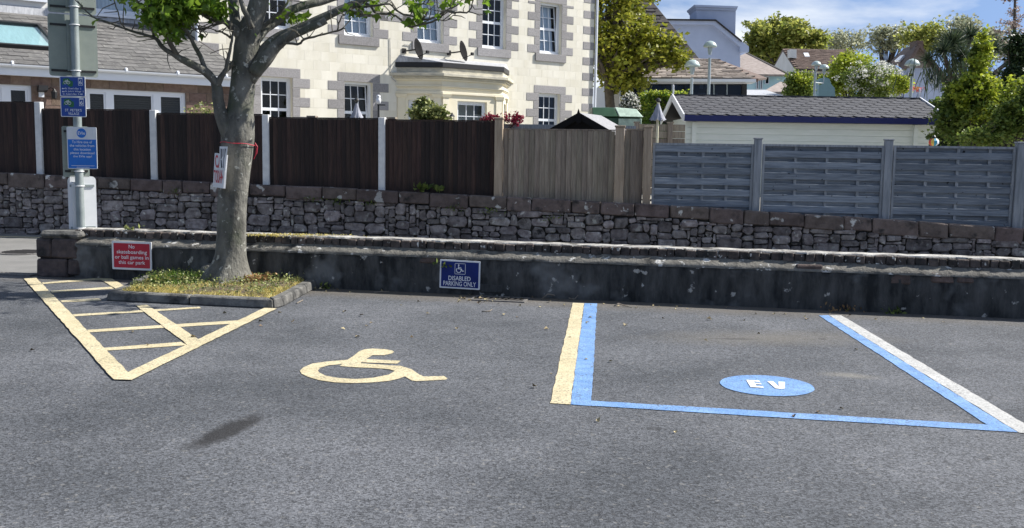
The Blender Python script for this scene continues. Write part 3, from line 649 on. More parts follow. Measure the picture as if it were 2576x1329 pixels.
gs = scatter('island_grass', P, .018 + .034 * rng.random(len(P)) * (1.0 + .6 * cn), M['grass_leaf'], tpl='blade', up=0, width=.16, dirs=gdirs(len(P), .9)); tag(gs, 'short dry yellow green grass covering the tree island', 'grass')['kind'] = 'stuff'
P = grasspts(5000); e1 = onz(470, 700, .1); dd = np.hypot((P[:, 0] - e1.x) / .42, (P[:, 1] - e1.y) / .5); P = P[dd < .6 + .5 * rng.random(len(P))]
gs = scatter('lush_grass', P, .05 + .075 * rng.random(len(P)), M['green_grass'], tpl='blade', up=0, width=.07, dirs=gdirs(len(P), .6)); tag(gs, 'taller fresh green grass tuft left of the maple trunk', 'grass')['kind'] = 'stuff'
P = grasspts(700); P = P[(P[:, 0] > e1.x - .6)]
wd = scatter('flowering_weeds', np.repeat(P, 3, 0) + rng.normal(size=(len(P) * 3, 3)) * [.012, .012, .02] + [0, 0, .06], .028, M['shrub_leaf'], up=.8); tag(wd, 'small pale flowering weeds over the island grass', 'weeds')['kind'] = 'stuff'
e2 = onz(628, 705, .1); q = rng.normal(size=(340, 3)) * [.12, .10, .012] + np.array(e2) + [0, 0, .03]
dl = scatter('leaf_litter', q, .045, M['dry_leaf'], up=.9); tag(dl, 'heap of brown dead leaves at the foot of the maple', 'dead leaves')['kind'] = 'stuff'

# ------------------------------------------------------------------ maple on the island
T0 = onz(575, 711, .07); TY = T0.y
tree = thing('maple_tree', 'grey-barked maple growing from the kerbed island with new leaves', 'tree', T0)
def limbpts(L, y0=0.0, y1=0.0):
    out = []; rad = []
    for i, (x, y, w) in enumerate(L):
        Y = TY + y0 + (y1 - y0) * i / max(1, len(L) - 1); out.append(ony(x, y, Y) - T0); rad.append(w / 2 * Y / F)
    return out, rad
def smooth_path(P, Rr, m=4):
    oP, oR = [], []
    for i in range(len(P) - 1):
        p0, p1, p2, p3 = P[max(0, i - 1)], P[i], P[i + 1], P[min(len(P) - 1, i + 2)]
        for k in range(m):
            t = k / m; oP.append(.5 * ((2 * p1) + (p2 - p0) * t + (2 * p0 - 5 * p1 + 4 * p2 - p3) * t * t + (3 * p1 - p0 - 3 * p2 + p3) * t ** 3)); oR.append(Rr[i] + (Rr[i + 1] - Rr[i]) * t)
    return oP + [P[-1]], oR + [Rr[-1]]
def knob(a=.05):
    ph = [rnd.uniform(0, 6.28) for _ in range(4)]
    return lambda i, j, k: 1 + a * math.sin(j / k * 6.283 * 3 + ph[0] + i * .35) + a * .7 * math.sin(i * 1.1 + ph[1]) + rnd.uniform(-a, a) * .35
P, Q = limbpts([(571, 720, 140), (573, 700, 122), (577, 672, 92), (580, 640, 77), (582, 590, 72), (584, 520, 72), (590, 450, 74), (596, 390, 78), (599, 340, 82), (602, 300, 74), (605, 267, 62), (611, 205, 60), (614, 164, 60), (620, 123, 63), (626, 82, 60), (640, 45, 48), (652, 5, 46), (662, -40, 42), (668, -110, 34), (675, -200, 22)])
P, Q = smooth_path(P, Q, 3)
def flare(i, j, k):
    z = max(0, 1 - i / 9.0); a = j / k * 6.283
    return 1 + .02 * math.sin(3 * a + i * .2) + rnd.uniform(-.01, .01) + z * (.16 * math.sin(4 * a + .8) + .10 * math.sin(7 * a))
MB().tube(P, Q, 26, wob=flare).build('trunk', M['bark'], tree, smooth=True)
bp = onz(531, 701, .06) - T0
mb = MB(); mb.lathe([(.02, -.02), (.10, -.01), (.125, .04), (.12, .09), (.085, .14), (.03, .165), (.005, .17)], bp + Vector((.0, -.02, 0)), 16); mb.build('burl', M['bark'], tree, smooth=True)
LIMBS = [
 ([(590,370,44),(570,320,40),(556,285,34),(549,255,28),(546,225,28),(543,208,24)], -.05, -.12),
 ([(545,212,20),(525,189,22),(505,174,20),(474,158,19),(443,141,14),(412,121,11),(392,98,9),(370,90,7),(330,78,6),(273,57,5),(233,43,4),(190,0,3)], -.12, -.7),
 ([(522,187,14),(505,143,11),(488,113,10),(472,82,8),(462,61,6),(455,20,4)], -.14, -.5),
 ([(546,212,18),(556,195,15),(568,174,11),(577,133,8),(583,103,6),(590,70,5)], -.12, -.3),
 ([(562,185,11),(580,165,13),(597,148,14)], -.12, -.05),
 ([(452,147,12),(430,110,13),(405,60,12),(380,20,11),(350,-30,8),(310,-90,6)], -.3, -.9),
 ([(622,100,40),(598,72,30),(590,45,27),(587,15,26),(583,-30,24),(575,-110,18)], .0, .25),
 ([(605,92,26),(587,72,20),(566,55,15),(535,49,12),(505,33,9),(474,10,7),(440,-20,5)], -.05, -.45),
 ([(632,70,16),(622,40,14),(610,15,12),(600,-20,10),(590,-70,8)], -.2, -.4),
 ([(625,195,46),(648,165,40),(668,127,34),(700,98,30),(741,78,26),(792,55,23),(843,31,20),(884,13,17),(917,2,15),(960,-22,11),(1010,-50,8)], .0, .2),
 ([(640,185,36),(665,150,38),(695,115,30),(725,92,24),(770,75,18),(820,52,17)], -.06, -.06),
 ([(640,110,24),(661,78,25),(689,55,24),(730,27,22),(771,12,20),(820,2,17),(862,-12,13)], .05, .5),
 ([(652,78,12),(680,52,9),(705,30,8),(722,10,6),(728,-15,5)], .0, .15),
 ([(690,118,7),(710,107,6),(749,112,6),(767,100,6),(802,90,5),(849,77,5),(867,70,4)], -.05, -.3),
 ([(849,77,4.5),(855,52,4),(866,38,3),(885,20,3)], -.3, -.3),
 ([(767,100,4),(752,88,3),(738,78,2.5)], -.2, -.25),
 ([(884,30,8),(905,38,7),(935,40,6),(905,42,5)], .1, .0),
 ([(868,22,9),(900,18,7),(933,15,6),(980,12,5),(1000,30,5),(1049,45,5),(1079,50,5),(1107,35,5),(1123,28,5),(1157,31,4.5),(1180,29,4),(1190,0,3),(1196,-30,2.5)], .1, -.6),
 ([(917,6,8),(937,21,6),(947,34,5.5),(983,36,5.5),(996,41,5.5),(1021,61,5.5),(1037,68,5.5),(1057,62,5),(1099,51,4.5),(1123,26,4),(1152,12,3),(1165,-5,2.5)], .15, -.4),
 ([(1057,62,3),(1065,48,2.5),(1072,41,2)], -.2, -.25), ([(1100,50,3),(1120,52,2.5),(1140,40,2),(1146,33,2)], -.3, -.4), ([(1049,20,4),(1060,12,4),(1075,8,3),(1080,-10,3)], -.1, -.2),
 ([(316,75,4),(305,60,3.5),(297,30,3),(285,0,2.5)], -.6, -.7), ([(392,98,6),(375,60,5),(360,30,5),(345,0,5)], -.4, -.8), ([(566,57,6),(540,62,5),(512,72,4.5),(490,75,3.5),(475,88,3)], -.2, -.4), ([(583,98,6),(565,84,5),(546,80,4.5),(540,76,4)], -.1, -.2), ([(520,72,3.5),(505,82,3),(515,95,3),(522,85,2.5)], -.3, -.4),
]
LP = []
for L, y0, y1 in LIMBS:
    P, Q = limbpts(L, y0, y1); P, Q = smooth_path(P, Q, 3); big = Q[0] > .025
    P = [p + Vector((rnd.uniform(-1, 1), rnd.uniform(-1, 1), rnd.uniform(-1, 1))) * (.004 if big else .006) for p in P]
    MB().tube(P, Q, 12 if big else 7, wob=knob(.05)).build('limb' if big else 'branch', M['bark'] if big else M['branch_bark'], tree, smooth=True); LP.append((P, Q))
# crown above the picture, and the sprays of leaves hanging into it
tw = MB(); leafP = []
for P, Q in LP:
    for k in range(2, len(P), 2):
        if Q[k] > .03 or P[k].z < 2.2: continue
        for _ in range(1 if P[k].z < 2.9 else 2):
            d = Vector((rnd.uniform(-1, 1), rnd.uniform(-1, 1), rnd.uniform(-.3, 1))).normalized(); ln = rnd.uniform(.08, .28)
            m = P[k] + d * ln * .5 + Vector((rnd.uniform(-.03, .03), 0, rnd.uniform(-.03, .03))); e = P[k] + d * ln
            tw.tube([P[k], m, e], [.006, .005, .003], 5)
            if P[k].z > 2.75: leafP.append(e)
def cluster(x, y, yo, rx, rz, n):
    c = ony(x, y, TY + yo) - T0; s = TY / F
    return np.array(c) + rng.normal(size=(n, 3)) * [rx * s, .16, rz * s]
LPs = [cluster(430, 20, -.55, 27, 23, 330), cluster(400, 35, -.6, 21, 18, 170), cluster(425, 70, -.5, 13, 11, 110), cluster(465, 10, -.5, 22, 14, 170), cluster(540, 18, -.35, 16, 13, 140), cluster(505, 8, -.4, 22, 10, 110),
       cluster(748, 45, .2, 20, 7, 34), cluster(890, 20, .1, 22, 7, 26), cluster(942, 8, .1, 7, 5, 14), cluster(1043, 12, -.2, 9, 7, 26), cluster(1048, 35, -.2, 7, 10, 26), cluster(1034, 58, -.2, 4, 5, 10), cluster(1130, -2, -.3, 12, 4, 16), cluster(1195, -6, -.5, 12, 5, 16), cluster(320, -5, -.6, 26, 8, 24), cluster(470, 45, -.5, 9, 9, 26)]
cP3, cc = clumps((.35, 0.05, 4.35), (2.2, 1.6, .95), 90, 44, .22, .2)
cP3 = cP3[cP3[:, 2] > 3.02 + .1 * rng.random(len(cP3))]; LPs.append(cP3); LPs.append(np.array([v for v in leafP]) + rng.normal(size=(len(leafP), 3)) * .04)
for c in cc[::2]:
    if c[2] > 3.2:
        b = min((p for P, Q in LP for p in P), key=lambda p: (p - Vector(c)).length); m = b.lerp(Vector(c), .5) + Vector((0, 0, .08)); tw.tube([b, m, c], [.016, .011, .005], 5)
tw.build('twigs', M['branch_bark'], tree, kind='stuff')
P = np.concatenate(LPs); dr = rng.normal(size=(len(P), 3)); dr[:, 2] -= .7
scatter('crown', P, .055 + .045 * rng.random(len(P)), M['maple_leaf'], tree, 'maple', up=.35, dirs=dr)

# ------------------------------------------------------------------ lettering
def rrect(x0, z0, x1, z1, r, n=4):
    out = []
    for cx, cz, a in ((x1 - r, z0 + r, -90), (x1 - r, z1 - r, 0), (x0 + r, z1 - r, 90), (x0 + r, z0 + r, 180)):
        out += [(cx + r * math.cos(R(a + 90 * i / n)), cz + r * math.sin(R(a + 90 * i / n))) for i in range(n + 1)]
    return out
XZ = lambda a, b, w: (a, w, b)
def text(s, x0, z0, x1, z1, y, mat, par, bold=.0, name='lettering', align=None):
    cu = bpy.data.curves.new('lettering', 'FONT'); cu.body = s; cu.size = 1; cu.extrude = 0; cu.offset = bold; cu.resolution_u = 3
    ob = bpy.data.objects.new('lettering', cu); me = bpy.data.meshes.new_from_object(ob); bpy.data.objects.remove(ob)
    n = len(me.vertices); c = np.empty(n * 3, np.float32); me.vertices.foreach_get('co', c); c = c.reshape(-1, 3)
    lo, hi = c.min(0), c.max(0); sz = (hi[:2] - lo[:2]); f = ((x1 - x0) / sz[0], (z1 - z0) / sz[1])
    V = np.c_[x0 + (c[:, 0] - lo[0]) * f[0], np.full(n, y), z0 + (c[:, 1] - lo[1]) * f[1]]
    me.vertices.foreach_set('co', V.astype(np.float32).ravel()); me.materials.clear(); me.materials.append(mat); me.update()
    return link(name, me, par)
def poly_part(name, polys, y, mat, par):
    mb = MB()
    for p in polys: mb.add([(a, y, b) for a, b in p], [tuple(range(len(p)))])
    return mb.build(name, mat, par)
def circ(cx, cz, r, n=20, a0=0, a1=360): return [(cx + r * math.cos(R(a0 + (a1 - a0) * i / n)), cz + r * math.sin(R(a0 + (a1 - a0) * i / n))) for i in range(n + (a1 - a0 < 360))]
def ringp(cx, cz, r, w, a0=0, a1=360, n=18):
    o = [(cx + (r + w/2) * math.cos(R(a0 + (a1 - a0) * i / n)), cz + (r + w/2) * math.sin(R(a0 + (a1 - a0) * i / n))) for i in range(n + 1)]
    q = [(cx + (r - w/2) * math.cos(R(a0 + (a1 - a0) * i / n)), cz + (r - w/2) * math.sin(R(a0 + (a1 - a0) * i / n))) for i in range(n + 1)]
    return [[o[i], o[i + 1], q[i + 1], q[i]] for i in range(n)]
def bar(a, b, w):
    d = Vector((b[0] - a[0], b[1] - a[1])).normalized(); n = Vector((-d.y, d.x)) * w / 2
    return [(a[0] + n.x, a[1] + n.y), (b[0] + n.x, b[1] + n.y), (b[0] - n.x, b[1] - n.y), (a[0] - n.x, a[1] - n.y)]

# ------------------------------------------------------------------ pole and its signs
PB = onz(207, 690)
pole = thing('sign_pole', 'grey galvanised pole in front of the low wall carrying many signs', 'pole', PB)
MB().lathe([(.046, -.05), (.046, 3.85), (.04, 3.87)], k=20).build('pole_tube', M['galvanised'], pole, smooth=False)
MB().lathe([(.075, 0), (.07, .015), (.05, .02)], k=20).build('base_collar', M['kerb'], pole)
RB_ = R(33)
def back_sign(name, label, px, mat, rc, off=.075, rails=(), group=None, rz=RB_, railmat='black_metal'):
    x0, y0, x1, y1 = px; o = thing(name, label, 'sign', (PB.x, PB.y, 0), rz)
    q = [onplane(x, y, PB, rz, off) for x, y in ((x0, (y0 + y1) / 2), (x1, (y0 + y1) / 2), ((x0 + x1) / 2, y0), ((x0 + x1) / 2, y1))]
    X0, X1, Z1, Z0 = q[0][0], q[1][0], q[2][1], q[3][1]
    o.location.z = Z0; H_ = Z1 - Z0
    MB().prism(rrect(X0, 0, X1, H_, rc), XZ, off, off + .006).build('sign_plate', mat, o)
    for f in rails:
        r = MB().box(X0 + .02, X1 - .02, off - .012, off - .0005, H_ * f - .012, H_ * f + .012).build('sign_rail', M[railmat], o)
        MB().tube([(.052 * math.cos(a), .052 * math.sin(a), H_ * f) for a in [R(-200 + 20 * i) for i in range(12)]], .006, 6).build('band_clip', M['sign_white'], r)
    MB().box(-.075, -.035, off - .02, off - .0008, .06, H_ - .06).build('stiffener', mat, o)
    return o
back_sign('direction_sign', 'large grey back of a tall sign on the pole, above the cycle signs', (122, 38, 245, 193), M['sign_back'], .03, rails=(.09, .83))
back_sign('direction_sign', 'grey back of the topmost sign on the pole', (118, -120, 240, 34), M['sign_back'], .03, rails=(.1, .75))
back_sign('notice_sign', 'narrow grey sign back on the pole partly behind the blue hire notice', (157, 318, 224, 446), M['sign_back'], .02, rails=(.12, .9))
back_sign('parking_sign', 'white sign back with rounded corners low on the pole', (172, 444, 243, 590), M['sign_back_white'], .05, rails=(.12, .84), railmat='galvanised')
cS = lambda x, y: (110.7 + .1923 * x, 170.4 + .1923 * y)
def front_sign(name, label, c, base, rim, face, org=PB, rz=R(4), off=-.06, conv=cS, rc=.012, rimw=.008, roty=0.0, group=None, th=.006):
    (x0, y0), (x1, y1) = conv(c[0], c[1]), conv(c[2], c[3]); xm, ym = (x0 + x1) / 2, (y0 + y1) / 2
    a0, _ = onplane(x0, ym, org, rz, off); a1, _ = onplane(x1, ym, org, rz, off); _, b1 = onplane(xm, y0, org, rz, off); _, b0 = onplane(xm, y1, org, rz, off)
    u = Vector((math.cos(rz), math.sin(rz), 0)); n = Vector((-math.sin(rz), math.cos(rz), 0)); cx = (a0 + a1) / 2; w, h = a1 - a0, b1 - b0
    o = thing(name, label, 'sign', Vector((org.x, org.y, 0)) + u * cx + n * off + Vector((0, 0, b0 + org.z)), rz); o.rotation_euler[1] = roty
    pl = MB().prism(rrect(-w/2, 0, w/2, h, rc), XZ, 0, th).build('sign_plate', rim, o)
    fc = MB().prism(rrect(-w/2 + rimw, rimw, w/2 - rimw, h - rimw, rc * .7), XZ, -.0012, -.0002).build('sign_face', face, o)
    # crop pixel -> local
    def lc(x, y): return (-w/2 + (x - c[0]) / (c[2] - c[0]) * w, h * (1 - (y - c[1]) / (c[3] - c[1])))
    return o, fc, lc, w, h
JER = [(250,150),(300,138),(330,142),(345,165),(378,180),(382,215),(372,250),(335,250),(318,240),(290,215),(262,222),(245,235),(240,205),(252,185)]
def bike(lc, ox, oy, fc, s=1.0):
    k = lambda x, y: lc(x + ox, y + oy); r = abs(lc(19, 0)[0] - lc(0, 0)[0]); a, b = k(280, 197), k(322, 197); hub = k(301, 197); w = r * .26
    ps = ringp(*a, r, w) + ringp(*b, r, w) + [bar(a, k(291, 170), w), bar(k(291, 170), k(301, 197), w), bar(k(291, 174), k(314, 172), w), bar(k(301, 197), k(314, 172), w), bar(b, k(311, 162), w), bar(k(303, 160), k(316, 162), w), bar(k(284, 166), k(297, 166), w)]
    poly_part('bicycle_emblem', ps, -.0034, M['letter'], fc)
def cyc(label, c, dx, dy, lines):
    o, fc, lc, w, h = front_sign('cycle_route_sign', label, c, None, M['sign_white'], M['sign_blue'])
    poly_part('island_map', [[lc(x + dx, y + dy) for x, y in JER]], -.0022, M['map_green'], fc); bike(lc, dx, dy, fc)
    a, b = lc(450 + dx, 232 + dy), lc(507 + dx, 132 + dy); t = .004
    poly_part('number_frame', [[(a[0], a[1]), (b[0], a[1]), (b[0], a[1] + t), (a[0], a[1] + t)], [(a[0], b[1] - .014), (b[0], b[1] - .014), (b[0], b[1]), (a[0], b[1])], [(a[0], a[1] + t), (a[0] + t, a[1] + t), (a[0] + t, b[1] - .014), (a[0], b[1] - .014)], [(b[0] - t, a[1] + t), (b[0], a[1] + t), (b[0], b[1] - .014), (b[0] - t, b[1] - .014)]], -.0022, M['letter'], fc)
    text('6', *lc(460 + dx, 216 + dy), *lc(497 + dx, 165 + dy), -.0022, M['letter'], fc, .008)
    for s, x0, y0, x1, y1 in lines: text(s, *lc(x0, y1), *lc(x1, y0), -.0022, M['letter'], fc, .006)
    return fc, lc
fc, lc = cyc('blue cycle route sign listing three places, upper of the pair on the pole', (207, 115, 540, 380), 0, 0, [("St. Ouen's Bay  2", 275, 262, 485, 290), ("St. John's Village  5", 275, 300, 518, 325), ("St. Aubin's Bay  2", 245, 335, 455, 362)])
for (x0, y, x1) in ((232, 277, 270), (232, 316, 270), (505, 346, 465)):
    sg = 1 if x1 > x0 else -1
    poly_part('arrow', [[lc(x0, y), lc(x0 + sg * 15, y + 11), lc(x0 + sg * 15, y - 11)], [lc(x0 + sg * 15, y + 4), lc(x1, y + 4), lc(x1, y - 4), lc(x0 + sg * 15, y - 4)]], -.0022, M['letter'], fc)
cyc("blue cycle route sign reading ST. PETER'S VILLAGE below the longer one", (218, 385, 550, 645), 14, 268, [("ST. PETER'S", 275, 540, 492, 574), ('VILLAGE', 315, 586, 458, 620)])
o, fc, lc, w, h = front_sign('hire_notice', 'white and bright blue vehicle hire notice with round logo on the pole', (302, 778, 692, 1325), None, M['sign_white'], M['sign_white'], rz=R(2), off=-.062)
poly_part('blue_panel', [[lc(314, 1316), lc(684, 1316), lc(684, 940), lc(314, 940)]], -.0022, M['evie_blue'], fc)
cx, cz = lc(496, 857); poly_part('logo_disc', [circ(cx, cz, abs(lc(558, 0)[0] - cx), 28)], -.0022, M['evie_blue'], fc)
text('EVie', *lc(449, 878), *lc(543, 836), -.0034, M['letter'], fc, .012)
for s, x0, y0, x1, y1 in (('To Hire one of', 370, 955, 632, 990), ('the vehicles from', 338, 1003, 660, 1037), ('this location', 388, 1052, 614, 1085), ('please download', 343, 1100, 660, 1140), ('the EVie app!', 380, 1147, 625, 1182)):
    text(s, *lc(x0, y1), *lc(x1, y0), -.0034, M['letter'], fc, .006)
poly_part('fine_print', [[lc(352, 1286), lc(655, 1286), lc(655, 1281), lc(352, 1281)], [lc(420, 1306), lc(590, 1306), lc(590, 1301), lc(420, 1301)]], -.0034, M['letter'], fc)
# signs fixed on the low wall
o, fc, lc, w, h = front_sign('no_skateboarding_sign', 'red white-edged sign forbidding skateboarding and ball games on the low wall', (785, 602, 1063, 801), None, M['sign_white'], M['sign_red'], org=LWA, rz=LWZ, off=-.028, conv=cP, rc=.012, rimw=.022, th=.008)
for s, x0, y0, x1, y1 in (('No', 905, 628, 946, 654), ('skateboarding', 820, 666, 1031, 699), ('or ball games in', 806, 703, 1042, 736), ('this car park', 831, 739, 1017, 772)):
    text(s, *lc(x0, y1 - 3), *lc(x1, y0 - 3), -.0024, M['letter'], fc, .008)
cD = lambda x, y: (1090.3 + .1521 * x, 638.8 + .1521 * y)
o, fc, lc, w, h = front_sign('disabled_parking_sign', 'blue white-edged sign reserving parking for disabled people at the wall foot', (100, 108, 768, 580), None, M['sign_white'], M['sign_navy'], org=LWA, rz=LWZ, off=-.04, conv=cD, rc=.008, rimw=.016, roty=.018, th=.01)
text('DISABLED', *lc(248, 444), *lc(614, 370), -.0024, M['letter'], fc, .008); text('PARKING ONLY', *lc(165, 535), *lc(705, 458), -.0024, M['letter'], fc, .008)
a, b = lc(352, 335), lc(523, 162); t = .004
poly_part('symbol_frame', [bar((a[0], a[1]), (b[0], a[1]), t), bar((a[0], b[1]), (b[0], b[1]), t), bar((a[0], a[1] + t), (a[0], b[1] - t), t), bar((b[0], a[1] + t), (b[0], b[1] - t), t)], -.0024, M['letter'], fc)
k = lambda x, y: lc(x, y + 4); r = abs(lc(42, 0)[0] - lc(0, 0)[0]); wc = k(415, 268)
poly_part('wheelchair_emblem', [circ(*k(412, 184), r * .3, 12)] + ringp(*wc, r * .92, r * .28, 130, 385) + [bar(k(409, 200), k(413, 245), r * .3), bar(k(413, 222), k(455, 224), r * .2), bar(k(400, 243), k(455, 245), r * .28), bar(k(455, 240), k(478, 285), r * .28), bar(k(474, 286), k(502, 274), r * .26)], -.0024, M['letter'], fc)

# ------------------------------------------------------------------ home-made sign and string on the maple
cT = lambda x, y: (511 + .10255 * x, 357.8 + .10255 * y)
tz = R(-52); tr_ = ony(570, 440, TY - .33)
def tl(x, y, off=0.0): return onplane(*cT(x, y), tr_, tz, off)
bd = thing('hand_lettered_board', 'white hand-lettered board with red writing tied to the maple trunk', 'sign', tr_, tz)
MB().prism([tl(240, 1095), tl(500, 1140), tl(562, 320), tl(285, 268)], XZ, 0, .02).build('board', M['sign_white'], bd)
def tfit(s, x0, y0, x1, y1, y, mat, par, bold): 
    a = tl(x0, y1); b = tl(x1, y0); return text(s, *a, *b, y, mat, par, bold)
tfit('CAR', 300, 320, 520, 630, -.0015, M['red_ink'], bd, .02); tfit('TODAY', 275, 690, 470, 1000, -.0015, M['red_ink'], bd, .02)
poly_part('arrow', [[tl(420, 880), tl(455, 880), tl(455, 850), tl(420, 850)], [tl(452, 960), tl(490, 865), tl(458, 760)]], -.0028, M['red_ink'], bd)
pp = thing('paper_notice', 'white paper with black strokes stuck over the home-made board', 'paper', tr_, tz)
MB().prism([tl(400, 655, -.006), tl(545, 705, -.006), tl(605, 110, -.006), tl(410, 105, -.006)], XZ, -.008, -.006).build('sheet', M['sign_white'], pp)
for q in ([(430,155),(460,170),(455,400),(430,420)], [(480,165),(500,165),(495,350),(478,360)], [(530,155),(560,170),(530,340),(510,420),(505,640),(490,640),(500,400),(525,300)], [(430,430),(450,430),(475,620),(440,640)]):
    poly_part('ink_stroke', [[tl(x, y, -.009) for x, y in q]], -.0095, M['black_ink'], pp)
c = ony(599, 362, TY); st = thing('red_string', 'thin red string tied round the maple trunk above the board', 'string', c)
rr = 43 * TY / F; mb = MB(); mb.tube([(rr * math.cos(a), rr * math.sin(a), .015 * math.cos(a + 2.6) + .004 * math.sin(5 * a)) for a in [i / 28 * 6.2832 for i in range(29)]], .0042, 6)
mb.tube([(rr, -.01, .01), (rr + .014, -.02, -.05), (rr + .006, -.03, -.12), (rr - .01, -.03, -.155)], .004, 5); mb.tube([(rr, -.01, .012), (rr + .028, -.02, -.03), (rr + .02, -.03, -.10), (rr + .0, -.03, -.13)], .004, 5)
mb.build('string_loop', M['red_string'], st)

# ------------------------------------------------------------------ granite-trimmed house
HZ = math.atan2(.627, .779)
hp = ony(700, 200, 28.0); hn = Vector((-math.sin(HZ), math.cos(HZ), 0)); hu = Vector((math.cos(HZ), math.sin(HZ), 0))
HO = hu * 10.38 + hn * Vector((hp.x, hp.y, 0)).dot(hn); HO.z = .6
house = thing('granite_trimmed_house', 'large cream house with grey granite quoins and white sash windows', 'house', HO, HZ)
hpx = lambda x, y, off=0.0: onplane(x, y, HO, HZ, off)
ID = lambda a, w, z: (a, w, z)
def wall_holes(mb, x0, x1, z0, z1, holes, th, fn=ID, w0=0.0):
    xs = sorted({x0, x1, *[h[0] for h in holes], *[h[1] for h in holes]}); zs = sorted({z0, z1, *[h[2] for h in holes], *[h[3] for h in holes]})
    for i in range(len(xs) - 1):
        for j in range(len(zs) - 1):
            cx, cz = (xs[i] + xs[i+1]) / 2, (zs[j] + zs[j+1]) / 2
            if any(h[0] < cx < h[1] and h[2] < cz < h[3] for h in holes): continue
            for w in (w0, w0 + th): mb.add([fn(xs[i], w, zs[j]), fn(xs[i+1], w, zs[j]), fn(xs[i+1], w, zs[j+1]), fn(xs[i], w, zs[j+1])], [(0, 1, 2, 3)])
    for (a, b, c, d) in holes:
        for (p, q) in (((a, c), (b, c)), ((b, c), (b, d)), ((b, d), (a, d)), ((a, d), (a, c))):
            mb.add([fn(p[0], w0, p[1]), fn(q[0], w0, q[1]), fn(q[0], w0 + th, q[1]), fn(p[0], w0 + th, p[1])], [(0, 1, 2, 3)])
    for (p, q) in (((x0, z0), (x1, z0)), ((x1, z0), (x1, z1)), ((x1, z1), (x0, z1)), ((x0, z1), (x0, z0))):
        mb.add([fn(p[0], w0, p[1]), fn(q[0], w0, q[1]), fn(q[0], w0 + th, q[1]), fn(p[0], w0 + th, p[1])], [(0, 1, 2, 3)])
    return mb
def window(par, x0, x1, z0, z1, y, cols=3, rows=4, tilt=0.0, curtain=None, fn=ID, fr=.065, mid=.5, bars=True, glass='glass', name='window', blind=None):
    B = lambda mb, a0, a1, w0, w1, c0, c1: mb.hexa([fn(*p) for p in ((a0,w0,c0),(a1,w0,c0),(a1,w1,c0),(a0,w1,c0),(a0,w0,c1),(a1,w0,c1),(a1,w1,c1),(a0,w1,c1))])
    f = MB(); B(f, x0, x1, y, y + .08, z0, z0 + fr); B(f, x0, x1, y, y + .08, z1 - fr, z1); B(f, x0, x0 + fr, y, y + .08, z0 + fr, z1 - fr); B(f, x1 - fr, x1, y, y + .08, z0 + fr, z1 - fr)
    f = f.build(name, M['white_upvc'], par)
    ix0, ix1, iz0, iz1 = x0 + fr, x1 - fr, z0 + fr, z1 - fr; zm = iz0 + (iz1 - iz0) * mid
    sh = lambda z: tilt * max(0, z - iz0)
    st = .04
    for (c0, c1) in ((iz0, zm), (zm, iz1)) if mid else ((iz0, iz1),):
        yy = y + .03 + sh(c0); ye = y + .03 + sh(c1)
        def SB(mb, a0, a1, d0, d1, t=.03):
            mb.hexa([fn(*p) for p in ((a0, y + .02 + sh(d0), d0), (a1, y + .02 + sh(d0), d0), (a1, y + .02 + t + sh(d0), d0), (a0, y + .02 + t + sh(d0), d0), (a0, y + .02 + sh(d1), d1), (a1, y + .02 + sh(d1), d1), (a1, y + .02 + t + sh(d1), d1), (a0, y + .02 + t + sh(d1), d1))])
        s = MB(); SB(s, ix0, ix1, c0, c0 + st); SB(s, ix0, ix1, c1 - st, c1); SB(s, ix0, ix0 + st, c0 + st, c1 - st); SB(s, ix1 - st, ix1, c0 + st, c1 - st)
        gx0, gx1, gz0, gz1 = ix0 + st, ix1 - st, c0 + st, c1 - st; r = max(1, rows // 2) if mid else rows
        if bars:
            for i in range(1, cols): x = gx0 + (gx1 - gx0) * i / cols; SB(s, x - .011, x + .011, gz0, gz1, .026)
            for j in range(1, r): z = gz0 + (gz1 - gz0) * j / r; SB(s, gx0, gx1, z - .011, z + .011, .0255)
        s.build('sash', M['white_upvc'], f)
        for i in range(cols if bars else 1):
            for j in range(r if bars else 1):
                C_ = cols if bars else 1; Rr = r if bars else 1
                a0, a1 = gx0 + (gx1 - gx0) * i / C_, gx0 + (gx1 - gx0) * (i + 1) / C_; d0, d1 = gz0 + (gz1 - gz0) * j / Rr, gz0 + (gz1 - gz0) * (j + 1) / Rr
                MB().add([fn(a0, y + .033 + sh(d0), d0), fn(a1, y + .033 + sh(d0), d0), fn(a1, y + .033 + sh(d1), d1), fn(a0, y + .033 + sh(d1), d1)], [(0, 1, 2, 3)]).build('pane', M[glass], f)
    if curtain:
        n = 24; mb = MB(); yb = y + .085; yt_ = tilt * (z1 - z0)
        for i in range(n):
            a0, a1 = x0 + (x1 - x0) * i / n * curtain, x0 + (x1 - x0) * (i + 1) / n * curtain
            mb.add([fn(a0, yb + .015 * (i % 2), z0), fn(a1, yb + .015 * ((i + 1) % 2), z0), fn(a1, yb + yt_ + .015 * ((i + 1) % 2), z1), fn(a0, yb + yt_ + .015 * (i % 2), z1)], [(0, 1, 2, 3)])
        mb.build('curtain', M['curtain'], f)
    if blind:
        mb = MB(); z = z0
        while z < z1 - .05: mb.add([fn(x0 + fr, y + .12, z), fn(x1 - fr, y + .12, z), fn(x1 - fr, y + .15, z + .04), fn(x0 + fr, y + .15, z + .04)], [(0, 1, 2, 3)]); z += .05
        mb.build('blind_slats', M['blind'], f)
    return f
HW, CH = 13.8, .256; ZS = 3.78; WC = {'A': 2.17, 'B': 4.70, 'C': 7.14, 'D': 9.54, 'E': 11.87}; HWD = .46
holes = []
for k, c in WC.items(): holes.append((c - HWD, c + HWD, ZS + CH, 5.66))
for k in ('A', 'B', 'E'): holes.append((WC[k] - HWD, WC[k] + HWD, 1.05, ZS - 4 * CH))
mb = MB(); wall_holes(mb, 0, HW, -.3, 7.2, holes, .30)
